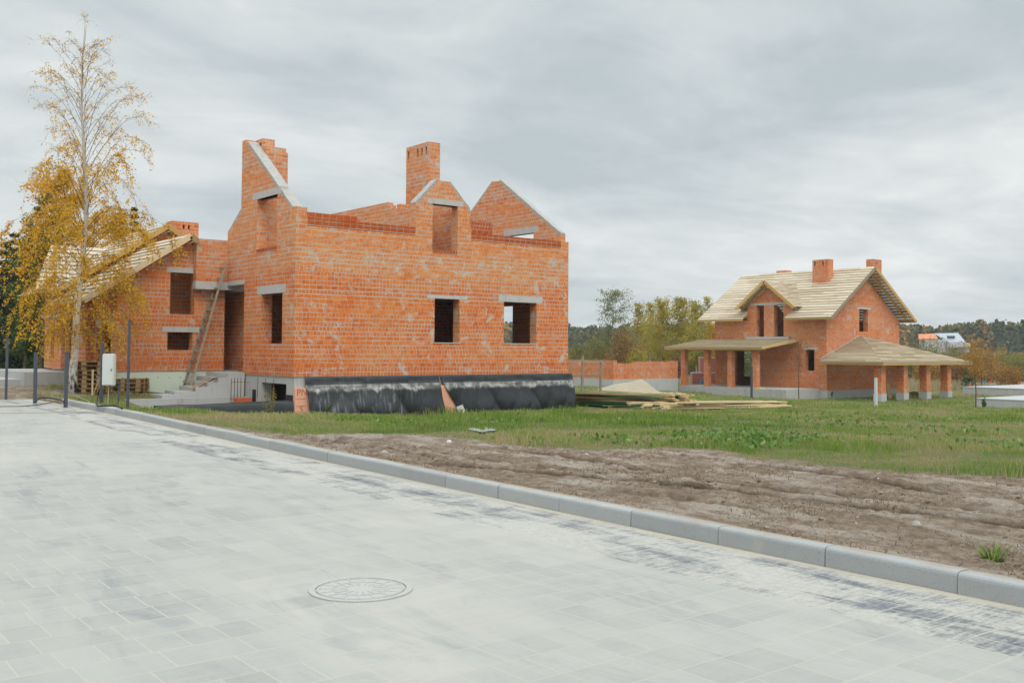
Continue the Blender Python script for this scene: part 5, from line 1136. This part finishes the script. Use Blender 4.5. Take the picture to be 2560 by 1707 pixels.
# dark wood on the left
g4='trees behind the left house'
Pn(8,58,590,120,'dark pine at the left picture edge',g4,nl=6000,cb=.12); Pn(62,64,620,110,'dark pine second from the left edge',g4,nl=6000,cb=.1); Pn(-60,62,600,130,'dark pine beyond the left picture edge',g4,nl=4000,cb=.1)
Pn(112,66,640,120,'dark pine behind the left end of the boarded house',g4,nl=6000,cb=.08); Pn(30,72,570,120,'tall dark pine farther back at the left edge',g4,nl=5000,cb=.12); Pn(90,74,600,120,'dark pine farther back behind the golden tree',g4,nl=5000,cb=.1); Pn(-20,70,640,140,'dark pine at the back beyond the left edge',g4,nl=4000,cb=.05)
Pn(20,52,640,130,'broad dark pine nearest the left edge',g4,nl=6500,cb=.05); Pn(82,57,590,110,'dark pine between left edge and golden tree',g4,nl=6500,cb=.06); Pn(118,60,500,80,'tall dark pine showing left of the golden crown',g4,nl=5500,cb=.1)
Pn(328,66,505,66,'dark conifer rising behind twin roofs',g4,nl=4600,cb=.2); Pn(300,69,520,60,'dark conifer half hidden behind birch leaves',g4,nl=3600,cb=.2)
T(150,52,410,130,'maple_tree','dense golden tree rising behind the birch','goldleaf',9500,.17,g4,cb=.22,shape='oval',clump=.3,tr=.16,rnshift=.12)
T(100,50,470,80,'maple_tree','green tree just left of the dense golden tree','oliveleaf',5200,.17,g4,cb=.15,shape='oval',clump=.3,rnshift=-.05)
T(62,50,575,90,'maple_tree','green leafed tree with thin top at far left','greenleaf',5200,.15,g4,cb=.1,shape='oval',clump=.32)
T(285,58,520,70,'maple_tree','orange tree behind the boarded roof right of birch trunk','goldleaf',4200,.18,g4,cb=.3,clump=.3,rnshift=.2)
T(230,60,520,90,'maple_tree','golden tree directly behind the birch trunk','goldleaf',4200,.18,g4,cb=.3,clump=.3,rnshift=.1)
Bs(40,56,760,150,'dark green undergrowth below the left pines','greenleaf',4200,.2,g4,rnshift=-.1); Bs(105,54,745,120,'dark green undergrowth left of the house corner','greenleaf',4200,.18,g4,rnshift=-.05); Bs(-50,54,770,160,'dark undergrowth beyond the left edge','greenleaf',3000,.2,g4,rnshift=-.2)
# young planted trees
x,y,h=place(1997,62.,850); tree('young_tree','young bare tree with reddish twigs before the right house',gp(1997,992,62)[0],gp(1997,992,62)[1],3.5,.75,'redleaf',360,.09,None,cb=.62,tr=.04,nlimb=26,z=float(gp(1997,992,62)[2]),bark='bark')
p=gp(2439,1020,53.); tree('young_tree','slim young tree with rusty orange crown near the right slabs',p[0],p[1],3.55,.72,'rustleaf',900,.12,None,cb=.62,tr=.045,nlimb=20,z=float(p[2]),bark='rust',rnshift=.35)
# small weeds standing at the garage opening and by the sheet
def weed(px,py,pyt,Zc,mat,label,nl=90,ls=.07):
    q=atD(px,py,Zc); h=(py-pyt)*Zc/f; bush('weed_plant',label,q[0],q[1],h*.55,h,mat,nl,ls,None,z=float(q[2]),stems=5,cat='plant')
weed(676,1028,958,30.4,'yellowgreen','tall yellow weed in front of the garage opening',150,.06); weed(822,1033,1004,31.6,'greenleaf','small green plant before the streaked black sheet',90,.07)
weed(485,1032,1018,28.8,'greyleaf','pale flowering weed on the black wrapped ramp wall',60,.05); weed(2460,1018,996,54,'greenleaf','leafy green weed at the near right slab',120,.12)
weed(2080,990,976,66,'greenleaf','small dark weed at the corner of the right house',60,.12)

# forest, scrub, reeds, grass: what nobody could count
def forest():
    P=[];Rn=[];Sz=[]; n=4800
    for i in range(n):
        dist=335+170*random.random()**.8; az=random.uniform(-.66,.66)
        w_=F*dist*math.cos(az)+RR*dist*math.sin(az); x,y=w_[0],w_[1]; g0=float(-1.8+(dist-190)*.0125)
        h=random.uniform(8.6,11.2)*(1+.13*(float(vnoise(az*30,3.,5))-.5)*2); conifer=random.random()<.38; r=random.uniform(1.8,3.2); k=40
        u=rng.random(k); zz=g0+h*(.12+.88*u); 
        rr=r*((1-u)**.7 if conifer else np.sqrt(np.clip(1-(2*u-.95)**2/1.2,.05,1)))*rng.uniform(.5,1.,k); a=rng.random(k)*6.28
        P.append(np.c_[x+np.cos(a)*rr,y+np.sin(a)*rr,zz]); tone=random.random(); tone=.05+.35*tone if conifer else (.45+.4*tone if random.random()<.85 else .98)
        Rn.append(np.clip(tone+rng.normal(0,.07,k),0,1)); Sz.append(np.full(k,r*.62)*rng.uniform(.6,1.2,k))
    P=np.concatenate(P);V,Fq=leaf_quads(P,np.concatenate(Sz),.8)
    MAT['forest']=leaf_mat('mixed forest',[(0,(.050,.075,.050)),(.4,(.085,.110,.062)),(.7,(.14,.14,.055)),(.9,(.18,.14,.045)),(1,(.36,.19,.04))],.15)
    tag(np_mesh('forest',V,Fq,'forest',np.concatenate(Rn)),'mixed forest covering the rise on the horizon','forest',kind='stuff')
forest()
def scrub():
    P=[];Rn=[];Sz=[]
    for i in range(800):
        dist=random.uniform(135,330); az=random.uniform(-.62,.62)
        if random.random()<.5 and -.02<az<.62 and dist>170 and az>.40: continue
        w_=F*dist*math.cos(az)+RR*dist*math.sin(az); g0=gh(w_[0],w_[1]); h=random.uniform(1.,3.2)*(1 if dist<240 else .8); r=h*random.uniform(.7,1.3); k=26
        u=rng.random((k,3))*2-1; u/=np.maximum(1,np.linalg.norm(u,axis=1))[:,None]; P.append(np.c_[w_[0]+u[:,0]*r,w_[1]+u[:,1]*r,g0+h*.45+u[:,2]*h*.5]); t=random.random(); Rn.append(np.clip(t+rng.normal(0,.1,k),0,1)); Sz.append(np.full(k,r*.5))
    MAT['scrub']=leaf_mat('autumn scrub',[(0,(.05,.06,.02)),(.5,(.12,.11,.035)),(.85,(.22,.13,.04)),(1,(.34,.20,.04))],.2)
    V,Fq=leaf_quads(np.concatenate(P),np.concatenate(Sz),.8); tag(np_mesh('scrub',V,Fq,'scrub',np.concatenate(Rn)),'olive and rust scrub on the far field','scrub',kind='stuff')
scrub()
def blades(N,zlo,zhi,mask,hfun,wfun,bend=.5):
    """blades as bent three-point strips, sampled evenly over the picture"""
    Zc=zlo*(zhi/zlo)**rng.random(N); lat=(rng.random(N)*2-1)*(.60*Zc+2.5); X=F[0]*Zc+RR[0]*lat; Y=F[1]*Zc+RR[1]*lat
    k=mask(X,Y)>rng.random(N); X,Y,Zc=X[k],Y[k],Zc[k]; n=len(X); g0=ground_z(X,Y); h=hfun(X,Y,n); w_=wfun(Zc,n); a=rng.random(n)*6.283; b=rng.random(n)*6.283; ln=h*bend*rng.random(n)
    ca,sa=np.cos(a)*w_*.5,np.sin(a)*w_*.5; cb,sb=np.cos(b)*ln,np.sin(b)*ln
    V=np.stack([np.c_[X-ca,Y-sa,g0],np.c_[X+ca,Y+sa,g0],np.c_[X+ca*.7+cb*.35,Y+sa*.7+sb*.35,g0+h*.6],np.c_[X-ca*.7+cb*.35,Y-sa*.7+sb*.35,g0+h*.6],np.c_[X+cb,Y+sb,g0+h*(.95-.2*(ln/np.maximum(h,1e-3)))]],1).reshape(-1,3)
    i=np.arange(n)*5; q=np.stack([i,i+1,i+2,i+3],1); t=np.stack([i+3,i+2,i+4,i+4],1); return V,q,t,X,Y,n
_xs,_ys=np.array(xs),np.array(ys)
def ground_z(X,Y):
    i=np.clip(np.searchsorted(_xs,X)-1,0,nx-2); j=np.clip(np.searchsorted(_ys,Y)-1,0,ny-2); u=(X-_xs[i])/(_xs[i+1]-_xs[i]); v=(Y-_ys[j])/(_ys[j+1]-_ys[j])
    return (Z[j,i]*(1-u)+Z[j,i+1]*u)*(1-v)+(Z[j+1,i]*(1-u)+Z[j+1,i+1]*u)*v-.01
def blocked(X,Y):
    b=(X<kerbx(np.minimum(Y,29.5))+.2)
    for x0,x1,y0,y1 in ((X0-.2,X0+12.0,Y0-.25,Y0+8.2),(X0-4.6,X0,Y0-.15,Y0+3.8),(X0-3.,X0+.6,Y0+3.6,Y0+5.9),(XL-.4,X0+3.6,YL,YL+12),(XL-3.,XL,YL+3.,YL+8.5),(XR-3.9,XR+12.5,YR,YR+10),(26.9,29.9,24.6,32.2),(xc,xc+6.5,yc_,yc_+4.8)): b|=(X>x0)&(X<x1)&(Y>y0)&(Y<y1)
    return b
def gmask(X,Y): return np.where(blocked(X,Y),0,np.clip(grass_mask(X,Y)*1.25*(.36+.9*sstep(.30,.55,fbm(X*.6,Y*.6,101))*1.),0,1))
def hf(X,Y,n): return (.058+.16*sstep(.40,.72,fbm(X*.55,Y*.55,111)))*rng.uniform(.45,1.25,n)*np.where(Y>27,1.2,1.)*(1+.9*sstep(.62,.8,fbm(X*.25,Y*.25,131)))
def wf(Zc,n): return np.maximum(.006,Zc*.00048)*rng.uniform(.7,1.5,n)
MAT['grass']=leaf_mat('field grass',[(0,(.085,.17,.022)),(.35,(.155,.255,.036)),(.6,(.25,.315,.07)),(.8,(.35,.325,.135)),(1,(.43,.345,.20))],.3)
V,q,t,X,Y,n=blades(420000,11.5,95,gmask,hf,wf,.7)
tone=.55*fbm(X*.35,Y*.35,121)+.75*(fbm(X*1.6,Y*1.6,125)-.35)+rng.normal(0,.15,n)-.05+.5*(fbm(X*.9,Y*.9,181)-.5)+.14*sstep(29,50,Y+X*.2)*0+.18*sstep(.5,.62,fbm(X*.16+3,Y*.16,141))
tone=tone+.30*sstep(.50,.60,fbm(X*.22+7,Y*.5,171))+.22*sstep(18,21,Y)*(1-sstep(14,19,X))+.12*sstep(28,45,X); tone=np.clip(tone,0,1); tone=np.where((1-grass_mask(X,Y))>.35,np.clip(tone+.4,0,1),tone)
go2=np_mesh('grass',V,np.concatenate([q,t]),'grass',np.concatenate([tone,tone])); tag(go2,'patchy green and straw coloured grass of the building plot','grass',kind='stuff'); print('blades',n)
# broad leaved weeds in the grass
def weeds():
    P=[];Rn=[];Sz=[]
    def clumpat(px,py,sp,k,ls):
        c=gT(px,py); a=rng.normal(0,sp*1.1,(k,2))*np.array([1.,.8]); x=c[0]+a[:,0];y=c[1]+a[:,1]; ok=gmask(x,y)>0; x,y=x[ok],y[ok]
        P.append(np.c_[x,y,ground_z(x,y)+rng.uniform(.02,.13,len(x))]); Rn.append(rng.beta(2,2,len(x))); Sz.append(ls*.62*rng.uniform(.5,1.5,len(x)))
    for px,py,sp,k,ls in ((1820,1102,.5,240,.13),(1880,1112,.4,180,.13),(1760,1095,.4,120,.12),(1990,1108,.5,120,.13),(1690,1108,.4,110,.12),(1880,1085,.5,160,.12),(1460,1100,.3,70,.13),(1350,1110,.3,50,.13),(2380,1080,.8,140,.14),(2100,1060,.9,140,.14),(1330,1040,.8,160,.12),(1240,1055,.7,90,.12),(2200,1045,1.2,170,.16),(2450,1055,1.,120,.15),(1640,1055,.8,90,.14),(1545,1105,.3,60,.12),(2300,1110,.6,80,.13),(1010,1062,.5,60,.1),(860,1052,.5,60,.1),(2500,1120,.6,90,.13)): clumpat(px,py,sp,k,ls)
    V,Fq=leaf_quads(np.concatenate(P),np.concatenate(Sz),.85,1.5); MAT['weedleaf']=leaf_mat('broad weed leaves',[(0,(.07,.15,.03)),(.6,(.15,.26,.055)),(1,(.27,.36,.12))],.3)
    tag(np_mesh('weeds',V,Fq,'weedleaf',np.concatenate(Rn)),'broad leaved weeds among the grass','weeds',kind='stuff')
weeds()
# dead straw and clods on the bare strip
def dmask(X,Y): return np.where(blocked(X,Y)|(X>14.5)|(Y>24),0,np.clip(1-grass_mask(X,Y),0,1)*(.15+.85*sstep(.45,.66,fbm(X*1.1,Y*.9,151))))
MAT['straw']=leaf_mat('dead straw',[(0,(.06,.038,.022)),(.45,(.17,.11,.058)),(.75,(.33,.245,.135)),(1,(.48,.39,.25))],.2)
V,q,t,X,Y,n=blades(190000,5.5,24,dmask,lambda X,Y,n: rng.uniform(.012,.06,n),lambda Zc,n: np.maximum(.006,Zc*.0007)*rng.uniform(.5,1.4,n),3.0)
r_=rng.beta(2,2,n); tag(np_mesh('straw',V,np.concatenate([q,t]),'straw',np.concatenate([r_,r_])),'dead straw and roots on the bare soil by the kerb','straw',kind='stuff'); print('straw',n)
def clods():
    bm=bmesh.new(); bmesh.ops.create_icosphere(bm,subdivisions=1,radius=1); bv=np.array([v.co for v in bm.verts]);bf=np.array([[v.index for v in f_.verts] for f_ in bm.faces]); bm.free()
    N=16000; Zc=5.5*(26/5.5)**rng.random(N); lat=(rng.random(N)*2-1)*(.58*Zc+1); X=F[0]*Zc+RR[0]*lat;Y=F[1]*Zc+RR[1]*lat; k=(dmask(X,Y)+.08*(X>kerbx(Y)+.25)*(X<13))>rng.random(N); X,Y=X[k],Y[k]; n=len(X); g0=ground_z(X,Y); s=np.where(rng.random(n)<.93,np.minimum(rng.gamma(1.6,.0065,n)+.004,.024),np.minimum(rng.gamma(2.2,.009,n)+.008,.034))
    jit=1+rng.normal(0,.34,(n,len(bv),1)); V=bv[None]*jit*s[:,None,None]*np.array([1.25,.95,.55])+np.stack([X,Y,g0+s*.25],1)[:,None]; Fq=bf[None]+(np.arange(n)*len(bv))[:,None,None]
    g=NG('soil clods'); g.col(g.ramp(g.attr('rnd'),[(0,(.11,.078,.055)),(.6,(.25,.19,.14)),(.95,(.33,.27,.21)),(.975,(.48,.46,.43)),(1,(.45,.14,.05))])); g.rough(.95); MAT['clod']=g.m
    tag(np_mesh('soil_clods',V.reshape(-1,3),Fq.reshape(-1,3),'clod',np.repeat(rng.random(n),len(bf)),smooth=False),'clods and rubble bits scattered over the bare soil','clods',kind='stuff')
clods()
def rmask(X,Y):
    m=0*X
    for px,py,Zc,sp in ((1725,950,88,2.2),(2300,955,88,3.5),(2350,950,92,3.5),(1740,945,92,2.5),(2260,950,92,3),(1600,925,100,6),(1480,930,95,4)):
        c=atD(px,py,Zc); m=np.maximum(m,np.exp(-((X-c[0])**2+(Y-c[1])**2)/sp**2))
    return np.where(blocked(X,Y),0,m)
V,q,t,X,Y,n=blades(110000,80,110,rmask,lambda X,Y,n: rng.uniform(.5,1.5,n),lambda Zc,n: np.full(n,.035),.3)
r_=rng.random(n); tag(np_mesh('dry_reeds',V,np.concatenate([q,t]),'reed',np.concatenate([r_,r_])),'dry pale reeds behind the houses','reeds',kind='stuff')
# loose things on the strip
def rock(px,py,s,mat,label,cat,name):
    p=gT(px,py); bm=bmesh.new(); bmesh.ops.create_icosphere(bm,subdivisions=2,radius=1)
    for v in bm.verts: v.co*=1+.35*(float(vnoise(v.co.x*2+px,v.co.y*2+v.co.z*3,3))-.5); v.co.z*=.7; v.co.z=max(v.co.z,-.4)
    s*=.68; bmesh.ops.scale(bm,vec=(s,s*.8,s),verts=bm.verts); me=bpy.data.meshes.new(name); bm.to_mesh(me);bm.free(); me.materials.append(MAT[mat]); o=bpy.data.objects.new(name,me);COL.objects.link(o); o.location=(p[0],p[1],float(ground_z(p[:1],p[1:2])[0])+s*.25); o.rotation_euler=(0,0,random.random()*6); tag(o,label,cat)
rock(1758,1259,.055,'brickbit','broken orange brick piece on the bare soil','brick piece','brick_fragment'); rock(1466,1143,.07,'stone','pale pointed stone left of the weeds','stone','stone'); rock(960,1134,.09,'stone','pale flat stone near the kerb before the streaked sheet','stone','stone')
rock(2292,1313,.07,'stone','pale lump of stone beside the wheel ruts','stone','stone'); rock(1917,1324,.035,'stone','small white chip by the kerb','stone','stone'); rock(1427,1160,.06,'stone','white crumpled scrap on soil left of pointed stone','scrap','stone'); rock(1123,1110,.08,'wrap','white crumpled plastic on the soil','plastic','plastic_scrap')
def scrap(pts,label):
    P=[gT(*p) for p in pts]; m=MB(); P=[(p[0],p[1],float(ground_z(p[:1],p[1:2])[0])+.03+.02*(i%2)) for i,p in enumerate(P)]; slabq(m,P,.006); tag(m.build('plastic_sheet','plastic'),label,'plastic')
scrap([(1165,1076),(1205,1087),(1222,1083),(1180,1073)],'grey plastic strip lying in the grass'); scrap([(1208,1083),(1236,1084),(1242,1076),(1215,1073)],'grey plastic flap lying in the grass')
tp=gT(2480,1405); tt=empty('grass_tuft',(tp[0],tp[1],float(ground_z(tp[:1],tp[1:2])[0]))); tag(tt,'single green grass tuft on bare soil near the kerb','grass tuft')
m=MB()
for k in range(130):
    a=random.random()*6.28; r0=random.random()*.05; l=random.uniform(.06,.2); o=Vector((tp[0]+r0*math.cos(a),tp[1]+r0*math.sin(a),tt.location.z-.02)); e=o+Vector((math.cos(a)*l*.7,math.sin(a)*l*.7,l*random.uniform(.4,1))); s_=Vector((-math.sin(a),math.cos(a),0))*.004; mid=(o+e)/2+Vector((0,0,l*.15)); rn=random.random()*.6; m.poly([o-s_,o+s_,mid+s_,mid-s_],[(0,0)]*4,rn); m.poly([mid-s_,mid+s_,e],[(0,0)]*3,rn)
m.build('blades','grass',tt)

# ------------------------------------------------------------------ light, sky, air
W=bpy.data.worlds.new('World'); S.world=W; W.use_nodes=True; nt=W.node_tree; nt.nodes.clear()
def N(t): return nt.nodes.new(t)
out=N('ShaderNodeOutputWorld'); bg=N('ShaderNodeBackground'); bg.inputs[1].default_value=.1; nt.links.new(bg.outputs[0],out.inputs[0])
SUN_EL,SUN_AZ=R(48),R(205)   # azimuth measured from +Y clockwise
sk=N('ShaderNodeTexSky'); sk.sky_type='NISHITA'; sk.sun_disc=False; sk.sun_elevation=SUN_EL; sk.sun_rotation=SUN_AZ; sk.dust_density=2.
tc=N('ShaderNodeTexCoord'); sp=N('ShaderNodeSeparateXYZ'); nt.links.new(tc.outputs['Generated'],sp.inputs[0])
def mth(op,a,b=None,cl=False):
    n=N('ShaderNodeMath'); n.operation=op; n.use_clamp=cl
    for i,v in enumerate((a,b)):
        if v is None: continue
        if isinstance(v,bpy.types.NodeSocket): nt.links.new(v,n.inputs[i])
        else: n.inputs[i].default_value=v
    return n.outputs[0]
zc=mth('ADD',mth('MAXIMUM',sp.outputs[2],0.),.17); cu=N('ShaderNodeCombineXYZ'); nt.links.new(mth('DIVIDE',sp.outputs[0],zc),cu.inputs[0]); nt.links.new(mth('DIVIDE',sp.outputs[1],zc),cu.inputs[1])
def wn(sc,det,ro,dist,rot,scl,off=(0,0,0)):
    mp=N('ShaderNodeMapping'); nt.links.new(cu.outputs[0],mp.inputs[0]); mp.inputs['Rotation'].default_value=(0,0,rot); mp.inputs['Scale'].default_value=scl; mp.inputs['Location'].default_value=off
    n=N('ShaderNodeTexNoise'); nt.links.new(mp.outputs[0],n.inputs['Vector']); n.inputs['Scale'].default_value=sc; n.inputs['Detail'].default_value=det; n.inputs['Roughness'].default_value=ro; n.inputs['Distortion'].default_value=dist; return n.outputs[0]
AZ=math.atan2(RR[1],RR[0])
n1_=wn(.55,4,.5,.5,-AZ,(.9,1.05,1.),(1.7,.4,0)); n2_=wn(1.5,5,.55,.7,-AZ+.25,(.9,1.1,1.),(3,7,0)); n3_=wn(3.8,5,.6,.5,-AZ,(.85,1.1,1.),(1,2,0))
den=mth('ADD',mth('ADD',mth('MULTIPLY',n1_,.50),mth('MULTIPLY',n2_,.34)),mth('MULTIPLY',n3_,.16))
cr=N('ShaderNodeValToRGB'); e=cr.color_ramp.elements; e[0].position=.39; e[0].color=(4.4,4.95,5.2,1); e[1].position=.615; e[1].color=(7.7,7.8,7.75,1)
m1=e.new(.50); m1.color=(5.9,6.3,6.35,1); nt.links.new(den,cr.inputs[0])
gr=N('ShaderNodeMapRange'); gr.interpolation_type='SMOOTHSTEP'; nt.links.new(sp.outputs[2],gr.inputs[0]); gr.inputs[1].default_value=.36; gr.inputs[2].default_value=.95; gr.inputs[3].default_value=1.; gr.inputs[4].default_value=3.1
br_=N('ShaderNodeVectorMath'); br_.operation='SCALE'; nt.links.new(cr.outputs[0],br_.inputs[0]); nt.links.new(gr.outputs[0],br_.inputs['Scale'])
mx=N('ShaderNodeMix'); mx.data_type='RGBA'; mx.inputs[0].default_value=.97; nt.links.new(sk.outputs[0],mx.inputs[6]); nt.links.new(br_.outputs[0],mx.inputs[7]); nt.links.new(mx.outputs[2],bg.inputs[0])
sl=bpy.data.lights.new('sun','SUN'); sl.energy=1.0; sl.angle=R(28); sl.color=(1.,.965,.92); so=bpy.data.objects.new('sun',sl); COL.objects.link(so)
sd=Vector((math.sin(SUN_AZ)*math.cos(SUN_EL),math.cos(SUN_AZ)*math.cos(SUN_EL),math.sin(SUN_EL))); so.rotation_euler=sd.to_track_quat('Z','Y').to_euler()
hz=NG('thin autumn haze'); hz.n.remove(hz.b); vp=hz.n.new('ShaderNodeVolumePrincipled'); vp.inputs['Color'].default_value=(.80,.86,.92,1); vp.inputs['Density'].default_value=.00032; vp.inputs['Anisotropy'].default_value=.1
hz.l.new(vp.outputs[0],hz.out.inputs['Volume']); MAT['haze']=hz.m
m=MB(); m.box(-1300,1500,-900,1500,-30,30); o=m.build('haze','haze'); tag(o,'thin haze over the fields','haze',kind='stuff')
S.render.engine='CYCLES'; S.view_settings.view_transform='Standard'; S.view_settings.look='None'; S.view_settings.exposure=.25; S.view_settings.gamma=1.
S.cycles.max_bounces=5; S.cycles.diffuse_bounces=2; S.cycles.glossy_bounces=2; S.cycles.transmission_bounces=2; S.cycles.transparent_max_bounces=4; S.cycles.use_denoising=True
